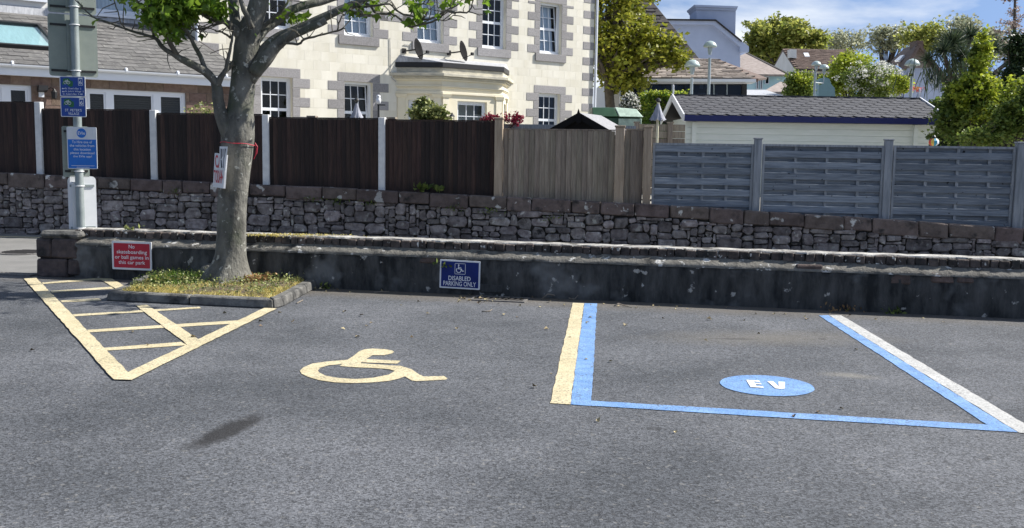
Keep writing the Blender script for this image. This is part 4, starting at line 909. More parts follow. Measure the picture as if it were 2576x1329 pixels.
mb.box(0, .28, .30, 8, -.3, 7.2); mb.box(HW - .28, HW, .30, 8, -.3, 7.2); mb.box(0, HW, 8, 8.3, -.3, 7.2); mb.box(.28, HW - .28, .30, 8, 3.2, 3.4)
mb.build('wall', M['render_cream'], house)
MB().box(.28, HW - .28, 1.6, 1.7, -.2, 7.1).build('room_partition', M['interior'], house)
# stones: rectangles (x0,x1,z0,z1) that stand 12 mm proud of the render
ST = []
for k, c in WC.items():
    a, b = c - HWD, c + HWD
    ST.append((a - .20, b + .20, ZS, ZS + CH, .05)); ST.append((a - .22, b + .22, 5.66, 5.66 + CH, .012))
    for j in range(7):
        z0 = ZS + CH * (1 + j); z1 = min(z0 + CH, 5.66); e = .52 if j % 2 == 0 else .23
        if z1 > z0: ST += [(a - e, a, z0, z1, .012), (b, b + e, z0, z1, .012)]
for k in ('A', 'B', 'E'):
    a, b = WC[k] - HWD, WC[k] + HWD; ST.append((a - .22, b + .24, ZS - 4 * CH, ZS - 3 * CH, .012))
    for j in range(7):
        z1 = ZS - CH * (4 + j); e = .53 if j % 2 == 0 else .23; ST += [(a - e, a, z1 - CH, z1, .012), (b, b + e, z1 - CH, z1, .012)]
for j in range(-14, 13):
    z0 = ZS + j * CH
    if j % 2 == 0: ST += [(0, .56, z0, z0 + CH, .012), (HW - .5, HW + .012, z0, z0 + CH, .012)]
ST += [(9.02 - .25, 9.26, ZS - j * CH, ZS - (j - 1) * CH, .012) for j in (7, 9, 11)]
ST.append((WC['B'] + HWD + .235, WC['C'] - HWD - .235, ZS + 3 * CH, ZS + 4 * CH, .012))
for (a, b, c, d, e) in ST:
    MB().box(a + .004, b - .004, -e, .02, c + .004, d - .004).build('quoin_stone', M['house_granite'], house, bevel=.006)
sx = WC['B'] + HWD + .36; text('WHITE', sx, ZS + 3 * CH + .06, sx + .62, ZS + 4 * CH - .05, -.0155, M['lead'], house, .0, 'carved_lettering')
# scored blocks of the render, each a thin raised piece
blocks = []
for j in range(-7, 9):
    z0, z1 = ZS + j * CH, ZS + (j + 1) * CH
    ex = sorted([(a, b) for (a, b, c, d, e) in ST if c < z1 - .03 and d > z0 + .03] + [(h[0], h[1]) for h in holes if h[2] < z1 - .01 and h[3] > z0 + .01] + ([(5.95, 9.2)] if j < -1 else []))
    x = -.48 * (j % 2) * .5; cur = []
    while x < HW: cur.append((max(0, x), min(HW, x + .50))); x += .50
    for (a, b) in cur:
        seg = [(a, b)]
        for (p, q) in ex:
            seg = [s2 for (u, v) in seg for s2 in ((u, min(v, p)), (max(u, q), v)) if s2[1] - s2[0] > .03]
        blocks += [(u, v, z0, z1) for u, v in seg]
blocks.sort(key=lambda r: -(r[1] - r[0])); rest = MB()
for i, (a, b, c, d) in enumerate(blocks):
    m = MB() if i < 290 else rest
    m.add([(a + .002, .003, c + .002), (b - .002, .003, c + .002), (b - .002, .003, d - .002), (a + .002, .003, d - .002), (a + .0055, -.002, c + .0055), (b - .0055, -.002, c + .0055), (b - .0055, -.002, d - .0055), (a + .0055, -.002, d - .0055)], [(4, 5, 6, 7), (0, 1, 5, 4), (1, 2, 6, 5), (2, 3, 7, 6), (3, 0, 4, 7)])
    if i < 290: m.build('render_block', M['render_cream'], house)
rest.build('small_render_blocks', M['render_cream'], house, kind='stuff')
for k, tl_, cu in (('A', 0, None), ('B', .09, .97), ('C', .09, .97), ('D', 0, None), ('E', .10, .8)):
    window(house, WC[k] - HWD, WC[k] + HWD, ZS + CH, 5.66, .13, 3, 4, tl_, cu)
for k, tl_ in (('A', 0), ('B', .08), ('E', 0)): window(house, WC[k] - HWD, WC[k] + HWD, 1.05, ZS - 4 * CH, .13, 3, 4, tl_, None)
MB().tube([(HW + .05, -.06, 7.0), (HW + .05, -.06, 1.8), (HW + .02, -.1, 1.6), (HW + .02, -.1, -.2)], .045, 10).build('downpipe', M['white_upvc'], house)
MB().tube([(-.04, -.05, 7.0), (-.04, -.05, 3.5)], .045, 10).build('downpipe', M['white_upvc'], house)
mb = MB(); e = .35
mb.hexa([(-e, -e, 7.2), (HW + e, -e, 7.2), (HW + e, 8.3 + e, 7.2), (-e, 8.3 + e, 7.2), (4, 4.1, 10.2), (HW - 4, 4.1, 10.2), (HW - 4, 4.2, 10.2), (4, 4.2, 10.2)]); mb.build('roof', M['roof_slate_dark'], house)
MB().box(-e, HW + e, -e - .02, -e + .12, 6.95, 7.195).build('eaves_board', M['white_upvc'], house)
for (pts) in ([hpx(980, 96), hpx(981, 160), hpx(984, 196), hpx(995, 206)], [hpx(1015, 112), hpx(1030, 114), hpx(1033, 128)]):
    MB().tube([(a, -.02, b) for a, b in pts], .010, 5).build('cable', M['lead'], house)
# canted bay
BP = .92; b0 = 5.99; b1 = hpx(1112, 230, -BP)[0]; b2 = hpx(1263, 240, -BP)[0]; b3 = b2 + BP
bz = lambda y: hpx(1112, y, -BP)[1]
def foot(e):
    k = math.tan(R(22.5)) * e
    return [(b0 - e * 1.414, .0), (b1 - k, -BP - e), (b2 + k, -BP - e), (b3 + e * 1.414, .0)]
Zpris = lambda a, b, w: (a, b, w)
def band(name, e, z0, z1, mat='bay_cream'): return MB().prism(foot(e), Zpris, z0, z1).build(name, M[mat], house, bevel=.008)
zc = bz(198); zw = bz(252)
faces = [((b0, 0), (b1, -BP)), ((b1, -BP), (b2, -BP)), ((b2, -BP), (b3, 0))]
bw = MB()
for i, ((ax, ay), (bx, by)) in enumerate(faces):
    L_ = math.hypot(bx - ax, by - ay); ux, uy = (bx - ax) / L_, (by - ay) / L_
    fn = lambda a, w, z, ax=ax, ay=ay, ux=ux, uy=uy: (ax + ux * a - uy * w, ay + uy * a + ux * w, z)
    if i == 0: hh = (L_ * .24, L_ * .76, .7, zw)
    elif i == 1:
        h0 = hpx(1151, 260, -BP)[0] - b1; h1 = hpx(1225, 260, -BP)[0] - b1; hh = (h0, h1, .7, zw)
    else: hh = (L_ * .24, L_ * .76, .7, zw)
    wall_holes(bw, .0, L_, -.3, zc + .1, [hh], .2, fn); window(house, hh[0], hh[1], hh[2], hh[3], .09, 3, 4, 0, None, fn, mid=.5)
    for q0, q1 in ((0.02, .24), (L_ - .24, L_ - .02)):
        MB().hexa([fn(*p) for p in ((q0, -.03, -.3), (q1, -.03, -.3), (q1, .05, -.3), (q0, .05, -.3), (q0, -.03, zw + .08), (q1, -.03, zw + .08), (q1, .05, zw + .08), (q0, .05, zw + .08))]).build('pilaster', M['bay_cream'], house)
        MB().hexa([fn(*p) for p in ((q0 - .03, -.05, zw + .08), (q1 + .03, -.05, zw + .08), (q1 + .03, .05, zw + .08), (q0 - .03, .05, zw + .08), (q0 - .06, -.08, zw + .17), (q1 + .06, -.08, zw + .17), (q1 + .06, .05, zw + .17), (q0 - .06, .05, zw + .17))]).build('capital', M['bay_cream'], house)
bw.build('bay_wall', M['bay_cream'], house)
band('moulding', .05, zw + .172, zw + .25); band('moulding', .03, zw + .35, zw + .38); band('moulding', .055, zw + .382, zw + .42)
band('cornice', .07, zc - .05, zc + .0); band('cornice', .12, zc + .002, zc + .06, 'bay_stained'); band('cornice', .19, zc + .062, zc + .15, 'bay_stained')
zp = bz(170); zq = bz(157)
band('bay_parapet', .02, zc + .152, zp, 'bay_stained'); band('bay_roof_edge', .06, zp + .001, zq, 'black_metal')
f0 = foot(.05); MB().add([(x, y, zq + .002) for x, y in f0] + [(x, -.004, zq + .2) for x in (b0 + .05, b3 - .05)], [(0, 1, 2, 3), (0, 1, 4), (1, 2, 5, 4), (2, 3, 5)]).build('bay_roof', M['lead'], house)
# single-storey wing with a slate lean-to roof
EY = -2.5; EX1 = .17; EX0 = -9.0; ez = lambda y: hpx(300, y, EY)[1]
w2a, w2t = hpx(215, 222, EY); w2b = hpx(468, 240, EY)[0]; w1b = hpx(80, 230, EY)[0]
eh = [(w2a, w2b, .9, w2t), (w1b - 1.6, w1b, .9, w2t)]
ZE = 2.30
mb = MB(); wall_holes(mb, EX0, EX1, -.3, ZE, eh, .2, w0=EY + .012); mb.box(EX1 - .2, EX1, EY + .212, 0, -.3, ZE); mb.box(EX0, EX0 + .2, EY + .212, 1, -.3, ZE); mb.build('wing_wall', M['mortar'], house)
MB().box(EX0 + .2, EX1 - .2, EY + 1.2, EY + 1.25, -.3, ZE).build('wing_partition', M['interior'], house)
for j in range(8):
    z1 = ZE - j * .2; z0 = z1 - .2; x = EX1 - .0 + (.2 if j % 2 else 0)
    while x > -6.6:
        a, b = x - .4, min(x, EX1); x -= .4
        if b - a < .05: continue
        segs = [(a, b)]
        for h in eh:
            if h[2] < z1 - .02 and h[3] > z0 + .02: segs = [s2 for (u, v) in segs for s2 in ((u, min(v, h[0])), (max(u, h[1]), v)) if s2[1] - s2[0] > .03]
        for u, v in segs:
            if z0 > .9: MB().box(u + .005, v - .005, EY, EY + .02, z0 + .005, z1 - .005).build('wall_block', M['block_brown'], house)
dx = (w2b - w2a)
for (p, q) in ((0, .23), (.23, .70), (.70, 1.0)): window(house, w2a + dx * p, w2a + dx * q, .9, w2t, EY + .06, 1, 1, 0, None, mid=0, bars=False, fr=.07, blind=1)
for (p, q) in ((-1.6, -1.0), (-1.0, -.5), (-.5, 0)): window(house, w1b + p, w1b + q, .9, w2t, EY + .06, 1, 1, 0, None, mid=0, bars=False, fr=.07)
MB().box(EX0, EX1 + .1, EY - .16, EY - .13, ZE - .02, ZE + .2).build('fascia', M['white_upvc'], house)
MB().box(EX0, EX1 + .1, EY - .13, EY + .02, ZE - .018, ZE + .005).build('soffit', M['white_upvc'], house)
mb = MB(); gy, gz = EY - .22, ZE + .20; prof = [(gy + .06 * math.cos(R(a)), gz + .06 * math.sin(R(a))) for a in range(180, 361, 30)]
vs = [(x, y, z) for x in (EX0, EX1 + .12) for y, z in prof]; n = len(prof); mb.add(vs, [(i, i + 1, n + i + 1, n + i) for i in range(n - 1)] + [tuple(range(n)), tuple(range(n, 2 * n))]); mb.build('gutter', M['white_upvc'], house)
x = EX1 - .6
while x > -6.5: MB().lathe([(.068, -.02), (.068, .02)], (x, gy, gz), 12, Matrix.Rotation(R(90), 3, 'Y')).build('gutter_joint', M['white_upvc'], house); x -= 1.15
RY0, RZ0, RY1, RZ1 = EY - .2, ZE + .21, 1.0, hpx(240, 50, 1.0)[1]
rl = math.hypot(RY1 - RY0, RZ1 - RZ0); cy_, sy_ = (RY1 - RY0) / rl, (RZ1 - RZ0) / rl
def rp(x, t, h=0.0): return (x, RY0 + cy_ * t - sy_ * h, RZ0 + sy_ * t + cy_ * h)
edge = lambda t: EX1 + .13 - .38 * min(1, t / (rl * .72))
roof = MB().hexa([rp(EX0, 0, -.06), rp(edge(0), 0, -.06), rp(edge(rl), rl, -.06), rp(EX0, rl, -.06), rp(EX0, 0, -.005), rp(edge(0), 0, -.005), rp(edge(rl), rl, -.005), rp(EX0, rl, -.005)]).build('lean_to_roof', M['roof_slate_dark'], house)
ex_, sw_ = .265, .40; nr = int(rl / ex_)
def onroof(x, y):
    p0 = HO + hu * rp(0, 0)[0] + hn * rp(0, 0)[1] + Vector((0, 0, rp(0, 0)[2])); nv = (hn * -sy_ + Vector((0, 0, cy_))); d = ray(x, y)
    t = (p0 - Vector((0, 0, EYE))).dot(nv) / d.dot(nv); q = Vector((0, 0, EYE)) + d * t - HO; return q.dot(hu), (q.dot(hn) - RY0) / cy_
sk0 = onroof(112, 128); sk1 = onroof(112, 70); SKX = onroof(122, 100)[0] + .05; SK = (SKX - 1.35, SKX, sk0[1], sk1[1])
for j in range(nr + 1):
    t = j * ex_; x = edge(t) + (0 if j % 2 else -sw_ / 2) + sw_ / 2
    while x > -6.4:
        a, b = x - sw_, min(x, edge(t + .1)); x -= sw_
        if b - a < .06 or (SK[0] - .1 < (a + b) / 2 < SK[1] + .1 and SK[2] - .12 < t + ex_ / 2 < SK[3] + .1): continue
        h = .014 + rnd.uniform(-.003, .005); g2 = .004; t1 = min(t + ex_ + .05, rl)
        MB().hexa([rp(a + g2, t, h - .010), rp(b - g2, t + rnd.uniform(-.006, .006), h - .010), rp(b - g2, t1, -.004), rp(a + g2, t1, -.004), rp(a + g2, t, h), rp(b - g2, t + .002, h), rp(b - g2, t1, .003), rp(a + g2, t1, .003)]).build('slate', M['slate'], roof)
fr_ = MB()
for (a, b, c, d) in ((SK[0], SK[1], SK[2], SK[2] + .09), (SK[0], SK[1], SK[3] - .09, SK[3]), (SK[0], SK[0] + .08, SK[2] + .09, SK[3] - .09), (SK[1] - .08, SK[1], SK[2] + .09, SK[3] - .09)):
    fr_.hexa([rp(a, c, 0), rp(b, c, 0), rp(b, d, 0), rp(a, d, 0), rp(a, c, .09), rp(b, c, .09), rp(b, d, .09), rp(a, d, .09)])
fr_ = fr_.build('skylight', M['black_metal'], house)
MB().add([rp(SK[0] + .08, SK[2] + .09, .06), rp(SK[1] - .08, SK[2] + .09, .06), rp(SK[1] - .08, SK[3] - .09, .06), rp(SK[0] + .08, SK[3] - .09, .06)], [(0, 1, 2, 3)]).build('pane', M['teal_glass'], fr_)
MB().add([rp(SK[0] + .08, SK[2] + .09, .01), rp(SK[1] - .08, SK[2] + .09, .01), rp(SK[1] - .08, SK[3] - .09, .01), rp(SK[0] + .08, SK[3] - .09, .01)], [(0, 1, 2, 3)]).build('roller_blind', M['curtain'], fr_)
# upper wall of the wing behind the lean-to
ua, ub_ = hpx(112, 6, 1.0); va, vb_ = hpx(232, 38, 1.0); vc = hpx(352, 38, 1.0)[0]
uh = [(va, vc, vb_ + .05, vb_ + 1.2), (ua - 1.6, ua, ub_ + .06, ub_ + 1.2)]
mb = MB(); wall_holes(mb, EX0, -.0, RZ1 - .3, 7.0, uh, .25, w0=1.0); mb.box(EX0, EX0 + .25, 1.25, 8, -.3, 7.0); mb.box(EX0, 0, 8, 8.25, -.3, 7.0); mb.build('upper_wing_wall', M['white_house'], house)
MB().box(EX0 + .3, -.05, 2.2, 2.25, RZ1 - .3, 7).build('room_partition', M['interior'], house)
for (a, b, c, d) in uh:
    window(house, a, b, c, d, 1.06, 1, 1, 0, .98, mid=0, bars=False, fr=.09); MB().box(a - .05, b + .05, .9, 1.0, c - .07, c - .002).build('window_sill', M['white_upvc'], house)
MB().hexa([(EX0, .92, RZ1 - .07), (-.02, .92, RZ1 - .07), (-.02, .99, RZ1 - .07), (EX0, .99, RZ1 - .07), (EX0, .97, RZ1 + .17), (-.02, .97, RZ1 + .17), (-.02, .99, RZ1 + .17), (EX0, .99, RZ1 + .17)]).build('lead_flashing', M['lead'], house)
MB().hexa([(EX0 - .3, .7, 7), (0, .7, 7), (0, 8.5, 7), (EX0 - .3, 8.5, 7), (EX0 + 1, 4.2, 9), (0, 4.2, 9), (0, 4.4, 9), (EX0 + 1, 4.4, 9)]).build('wing_roof', M['roof_slate_dark'], house)
# security lights on the wing
lx, lz = hpx(106, 230, EY - .1); sf = thing('security_floodlight', 'small white security floodlight on the brown block wall', 'lamp', HO + hu * lx + hn * (EY - .02) + Vector((0, 0, lz)), HZ)
MB().box(-.05, .05, -.04, .018, -.12, -.02).build('sensor_box', M['white_upvc'], sf); MB().hexa([(-.09, -.2, .02), (.09, -.2, .02), (.09, -.05, -.02), (-.09, -.05, -.02), (-.09, -.2, .12), (.09, -.2, .12), (.09, -.05, .10), (-.09, -.05, .10)]).build('lamp_head', M['black_metal'], sf); MB().tube([(0, .01, -.05), (0, -.06, 0), (0, -.1, .03)], .015, 6).build('arm', M['white_upvc'], sf)
lx, lz = hpx(136, 238, EY - .1); sf = thing('wall_lantern', 'small black lantern on the brown block wall under the eaves', 'lamp', HO + hu * lx + hn * (EY - .02) + Vector((0, 0, lz)), HZ)
MB().lathe([(.02, -.1), (.05, -.08), (.065, .05), (.03, .09), (.01, .12)], (0, -.1, 0), 8).build('lantern_body', M['black_metal'], sf); MB().tube([(-.12, .018, .1), (-.05, -.04, .14), (0, -.1, .11)], .01, 6).build('bracket', M['black_metal'], sf)
# satellite dishes
def dish(px, py, label):
    a, b = hpx(px, py - 4, -.5); o = thing('satellite_dish', label, 'satellite dish', HO + hu * a - hn * .5 + Vector((0, 0, b)), HZ, 'satellite dishes above the bay')
    Mx = Matrix.Rotation(R(-78), 3, 'Z') @ Matrix.Rotation(R(78), 3, 'X')
    d = Vector((math.sin(R(78)) * 1, 0, 0))
    ax = (Vector((.93, -.26, .22))).normalized(); q = ax.to_track_quat('Z', 'Y').to_matrix()
    base = hn * .42
    prof = [(.0001, 0), (.12, .01), (.22, .038), (.30, .075), (.312, .082), (.30, .088), (.22, .052), (.12, .025), (.0001, .015)]
    hinv = Matrix.Rotation(-HZ, 3, 'Z')
    MB().lathe(prof, (0, 0, 0), 24, hinv @ q).build('reflector', M['black_felt'], o, smooth=True)
    MB().tube([(-.10, .5, -.02), (-.10, .2, -.02), (0, .02, 0)], .022, 8).build('mount', M['black_metal'], o); MB().box(-.17, -.03, .475, .492, -.09, .06).build('wall_bracket', M['black_metal'], o)
    l = hinv @ (ax * .36 + Vector((0, 0, -.17))); s0 = hinv @ (ax * .05 + Vector((0, 0, -.22))); MB().tube([s0, l], .011, 6).build('arm', M['black_metal'], o)
    MB().box(l.x - .045, l.x + .045, l.y - .035, l.y + .035, l.z - .03, l.z + .06).build('receiver', M['black_metal'], o, bevel=.008)
dish(1047, 129, 'dark satellite dish beside the downward cable above the bay roof'); dish(1160, 134, 'dark satellite dish above the bay roof, farther from the maple')

# ------------------------------------------------------------------ things in the garden behind the fences
def parasol(px, ytop, yhem, Y, rpx, label, pole='black_metal', cloth='parasol_cloth'):
    t = ony(px, ytop, Y); h = t.z - ony(px, yhem, Y).z; r = rpx * Y / F; o = thing('closed_parasol', label, 'parasol', (t.x, Y, .5), rnd.uniform(0, 3)); zt = t.z - .5
    k = 24; vs = []; prof = [(.04, 0), (.25, .25), (.55, .6), (.9, .93), (1.0, 1.0)]
    for rr_, f in prof:
        for j in range(k): a = j / k * math.tau; q = r * rr_ * (1 + .22 * math.cos(8 * a) * rr_); vs.append((q * math.cos(a), q * math.sin(a), zt - h * f + (.02 * math.cos(8 * a) if f == 1 else 0)))
    MB().add(vs, [(i*k + j, i*k + (j+1) % k, (i+1)*k + (j+1) % k, (i+1)*k + j) for i in range(4) for j in range(k)]).build('canopy', M[cloth], o, smooth=True)
    MB().tube([(0, 0, 0), (0, 0, zt - .02)], .025, 8).build('pole', M[pole], o); MB().lathe([(.03, 0), (.055, .03), (.04, .07), (.005, .09)], (0, 0, zt - .03), 10).build('finial', M['black_metal'], o); MB().box(-.25, .25, -.25, .25, 0, .05).build('base', M['black_metal'], o, bevel=.01)
parasol(897, 253, 297, 22.5, 15, 'closed blue-grey parasol in front of the lower sash window'); parasol(1656, 254, 303, 20.8, 18, 'closed light grey parasol with a dark tip before the clipped hedge', 'cream_wood')
c = ony(952, 263, 19.5); ow = thing('owl_figure', 'white owl figure perched on a thin dark pole', 'garden ornament', (c.x, c.y, .5)); z = c.z - .5
MB().tube([(0, 0, 0), (0, 0, z)], .016, 6).build('pole', M['black_metal'], ow); MB().box(-.02, .13, -.02, .02, z - .02, z).build('perch', M['black_metal'], ow)
b = MB().lathe([(.012, 0), (.042, .025), (.05, .07), (.045, .10), (.034, .115), (.04, .135), (.038, .16), (.02, .175), (.003, .178)], (0, 0, z), 12).build('owl_body', M['sign_white'], ow, smooth=True)
for sx_ in (-.014, .014): MB().lathe([(.003, -.004), (.007, 0), (.003, .004)], (sx_, -.036, z + .148), 6, Matrix.Rotation(R(90), 3, 'X')).build('eye', M['black_metal'], b)
c = ony(1137, 302, 18.5); ln = thing('garden_lantern', 'small black lantern standing behind the brown fence', 'lantern', (c.x, c.y, .5)); z = c.z - .5 - .03
MB().box(-.04, .04, -.04, .04, 0, z).build('stand', M['dark_bark'], ln); MB().box(-.045, .045, -.045, .045, z, z + .015).build('base', M['black_metal'], ln)
for a, b in ((-1, -1), (1, -1), (1, 1), (-1, 1)): MB().box(a * .034 - .005, a * .034 + .005, b * .034 - .005, b * .034 + .005, z + .015, z + .09).build('bar', M['black_metal'], ln)
MB().lathe([(.058, 0), (.03, .035), (.014, .045), (.016, .06), (.002, .07)], (0, 0, z + .09), 8).build('roof', M['black_metal'], ln)
for x0, x1, yt in ((773, 795, 291.5), (974, 996, 295), (1183, 1198, 302)):
    s0, z = onplane(x0, yt, SWA, SWZ, FO + .09); s1, _ = onplane(x1, yt, SWA, SWZ, FO + .09); MB().box(s0, s1, FO + .05, FO + .05 + (s1 - s0), z - .025, z).build('post_cap', M['pale_board'], bf); MB().box(s0 + .015, s1 - .015, FO + .06, FO + .04 + (s1 - s0), ztop(s0) - .02, z - .025).build('rear_post', M['brown_board'], bf)
# black gabled shed
Y = 18.6; ap = ony(1458, 284, Y); gs_ = thing('black_gable_shed', 'small shed with black felted gable and grey roof behind the pale fence', 'shed', (ap.x, Y, .45), R(-22)); z = ap.z - .45; hw = .64; dr_ = .33; zl = .36
MB().prism([(-hw + .08, 0), (hw - .08, 0), (hw - .08, z - zl - .02), (0, z - .06), (-hw + .08, z - zl - .02)], XZ, .06, 1.2).build('shed_body', M['black_felt'], gs_)
for s_ in (-1, 1):
    MB().hexa([(0, -.02, z - .05), (s_ * hw, -.02, z - zl - .03), (s_ * hw, 1.3, z - zl - .03), (0, 1.3, z - .05), (0, -.02, z), (s_ * hw, -.02, z - zl + .02), (s_ * hw, 1.3, z - zl + .02), (0, 1.3, z)]).build('roof_slope', M['grey_felt'], gs_)
    MB().hexa([(0, -.05, z - .12), (s_ * hw, -.05, z - zl - .10), (s_ * hw, -.022, z - zl - .10), (0, -.022, z - .12), (0, -.05, z + .005), (s_ * hw, -.05, z - zl + .025), (s_ * hw, -.022, z - zl + .025), (0, -.022, z + .005)]).build('barge_board', M['black_felt'], gs_)
MB().prism([(-.05, z - .16), (0, z - .2), (.05, z - .16), (.03, z - .02), (0, z + .07), (-.03, z - .02)], XZ, -.07, -.052).build('finial', M['black_felt'], gs_)
# green bunker
Y = 27.0; c = ony(1500, 305, Y); tk = thing('green_storage_bunker', 'green plastic storage bunker with sloping pale lid toned as sunlit beside the house', 'storage bunker', (c.x, Y, .6)); s_ = Y / F; w = 112 * s_; zb = c.z - .6; zt = ony(1550, 270, Y).z - .6; m_ = .5 * w
MB().box(-.1, w, .1, 1.2, 0, zb + .12).build('bunker_body', M['tank_green'], tk, bevel=.03)
MB().hexa([(-.1, 0, zb + .12), (m_, 0, zb + .12), (m_, 1.2, zb + .12), (-.1, 1.2, zb + .12), (-.1, .25, zt), (m_ - .1, .25, zt), (m_ - .1, 1.2, zt), (-.1, 1.2, zt)]).build('hood', M['tank_green'], tk, bevel=.02)
MB().hexa([(m_ + .01, -.03, zb + .12), (w + .05, -.03, zb + .12), (w + .05, 1.2, zb + .12), (m_ + .01, 1.2, zb + .12), (m_ - .09, .25, zt + .01), (w - .1, .25, zt - .03), (w - .1, 1.2, zt - .03), (m_ - .09, 1.2, zt + .01)]).build('lid', M['tank_lid_sunlit'], tk, bevel=.02)
MB().box(m_, w + .02, .06, .1, zb - .12, zb + .08).build('hatch', M['tank_lid_sunlit'], tk, bevel=.01)
# low garden fence behind
def rail_fence(label, x0, x1, yt, Y, rows, mat, posts):
    a, b = ony(x0, yt, Y), ony(x1, yt, Y); o = thing('garden_fence', label, 'fence', (a.x, Y, .45)); L_ = b.x - a.x; z = a.z - .45
    for i in range(rows): MB().box(0, L_, 0, .02, z - (i + 1) * .15 + .01, z - i * .15).build('board', M[mat], o)
    for p in posts: x = (p - x0) / (x1 - x0) * L_; q = MB().box(x - .05, x + .05, -.06, .05, 0, z + .02).build('fence_post', M[mat], o); MB().box(x - .065, x + .065, -.075, .065, z + .02, z + .05).build('post_cap', M[mat], q)
rail_fence('low brown board fence behind the pale timber fence', 1262, 1600, 312, 20.2, 9, 'grey_post', (1300, 1480)); rail_fence('low brown fence between the parasol and the log cabin', 1600, 1724, 312, 22.0, 10, 'pale_board', (1602, 1686))
# log cabin
YF = 23.0; cl, cr_ = ony(1721, 301, YF), ony(2386, 309, YF); cb = thing('log_cabin', 'pale green log cabin with dark hexagon shingle roof and navy eaves board', 'cabin', (cl.x, YF, .5)); CL = cr_.x - cl.x; ze = ony(2050, 295, YF).z - .5; zr = ony(2010, 245, YF + 1.75).z - .5; zf = ony(2050, 309.5, YF).z - .5
MB().box(0, CL, -.03, -.002, zf, ze + .005).build('eaves_board', M['navy'], cb)
rsl = math.hypot(1.75, zr - ze); cc_, ss_ = 1.75 / rsl, (zr - ze) / rsl
def cp_(x, t, h=0.0, side=1): return (x, cc_ * t - ss_ * h if side > 0 else 3.5 - cc_ * t + ss_ * h, ze + ss_ * t + cc_ * h)
crf = MB()
for sd in (1, -1): crf.hexa([cp_(0, 0, -.05, sd), cp_(CL, 0, -.05, sd), cp_(CL, rsl, -.05, sd), cp_(0, rsl, -.05, sd), cp_(0, 0, 0, sd), cp_(CL, 0, 0, sd), cp_(CL, rsl, 0, sd), cp_(0, rsl, 0, sd)])
crf = crf.build('cabin_roof', M['shingle_base'], cb); e_ = rsl / 8.6; wS = .315
for j in range(9):
    t = j * e_; x = -.0 - (wS / 2 if j % 2 else 0)
    while x < CL - .02:
        a, b = max(0, x), min(CL, x + wS); x += wS
        if b - a < .05: continue
        q = [(a + .002, t + e_ * .5), (a + (b - a) * .27, t), (a + (b - a) * .73, t), (b - .002, t + e_ * .5), (b - .002, min(rsl, t + e_ * 1.6)), (a + .002, min(rsl, t + e_ * 1.6))]
        MB().add([cp_(u, v, .003 if i > 3 else .008) for i, (u, v) in enumerate(q)] + [cp_(u, v, .006 if i > 3 else .022) for i, (u, v) in enumerate(q)], [(6, 7, 8, 9, 10, 11)] + [(i, (i + 1) % 6, 6 + (i + 1) % 6, 6 + i) for i in range(6)]).build('shingle', M['shingle'], crf)
for x in (-.03, CL + .004):
    for sd in (1, -1): MB().hexa([cp_(x, -.06, -.12, sd), cp_(x + .03, -.06, -.12, sd), cp_(x + .03, rsl, -.12, sd), cp_(x, rsl, -.12, sd), cp_(x, -.06, .045, sd), cp_(x + .03, -.06, .045, sd), cp_(x + .03, rsl, .045, sd), cp_(x, rsl, .045, sd)]).build('barge_board', M['sign_white'], cb)
MB().box(-.03, CL + .03, 1.68, 1.82, zr + .004, zr + .03).build('ridge_cap', M['shingle'], cb)
MB().lathe([(.02, 0), (.02, .2), (.004, .24)], (CL - .02, 1.7, zr + .02), 8).build('finial', M['sign_white'], cb); MB().lathe([(.02, 0), (.02, .2), (.004, .24)], (.0, 1.7, zr + .02), 8).build('finial', M['sign_white'], cb)
zl = ze - .12; lw_ = .138; k = 0; la, lb = ony(1745, 330, YF + .16).x - cl.x, ony(2302, 330, YF + .16).x - cl.x
while zl - k * lw_ > 0:
    z1 = zl - k * lw_; k += 1; ext = .32 + (.14 if k < 3 else 0)
    q = [(.16, z1 - lw_), (.16, z1 - .012), (.172, z1), (.26, z1), (.26, z1 - lw_)]
    MB().prism(q, lambda a, b, w: (w, a, b), la - .18, lb + ext).build('log', M['cabin_log'], cb)
for x in (la, lb): MB().box(x - .045, x + .045, .09, .158, 0, zl - .02).build('corner_post', M['cabin_log'], cb)
MB().box(la, lb, .28, 3.2, 0, ze - .02).build('cabin_core', M['cabin_log'], cb)
# striped lantern on the fence
c = ony(2349, 358, 17.5); lt = thing('striped_lantern', 'small striped red, yellow and blue lantern by the log cabin', 'lantern', (c.x, c.y, .45)); z = c.z - .45
MB().tube([(0, 0, 0), (0, 0, z - .06)], .01, 6).build('stake', M['black_metal'], lt)
for i in range(10):
    a0, a1 = i / 10 * math.tau, (i + 1) / 10 * math.tau; vs = []
    for f in range(6): p = -math.pi / 2 + math.pi * f / 5; vs += [(.09 * math.cos(p) * math.cos(a), .09 * math.cos(p) * math.sin(a), z + .07 * math.sin(p)) for a in (a0, a1)]
    MB().add(vs, [(2 * f, 2 * f + 1, 2 * f + 3, 2 * f + 2) for f in range(5)]).build('stripe', M[('cloth_red', 'cloth_yellow', 'cloth_blue', 'sign_white', 'cloth_yellow')[i % 5]], lt)
MB().lathe([(.04, 0), (.03, .03), (.01, .05)], (0, 0, z + .065), 8).build('lantern_top', M['black_metal'], lt)

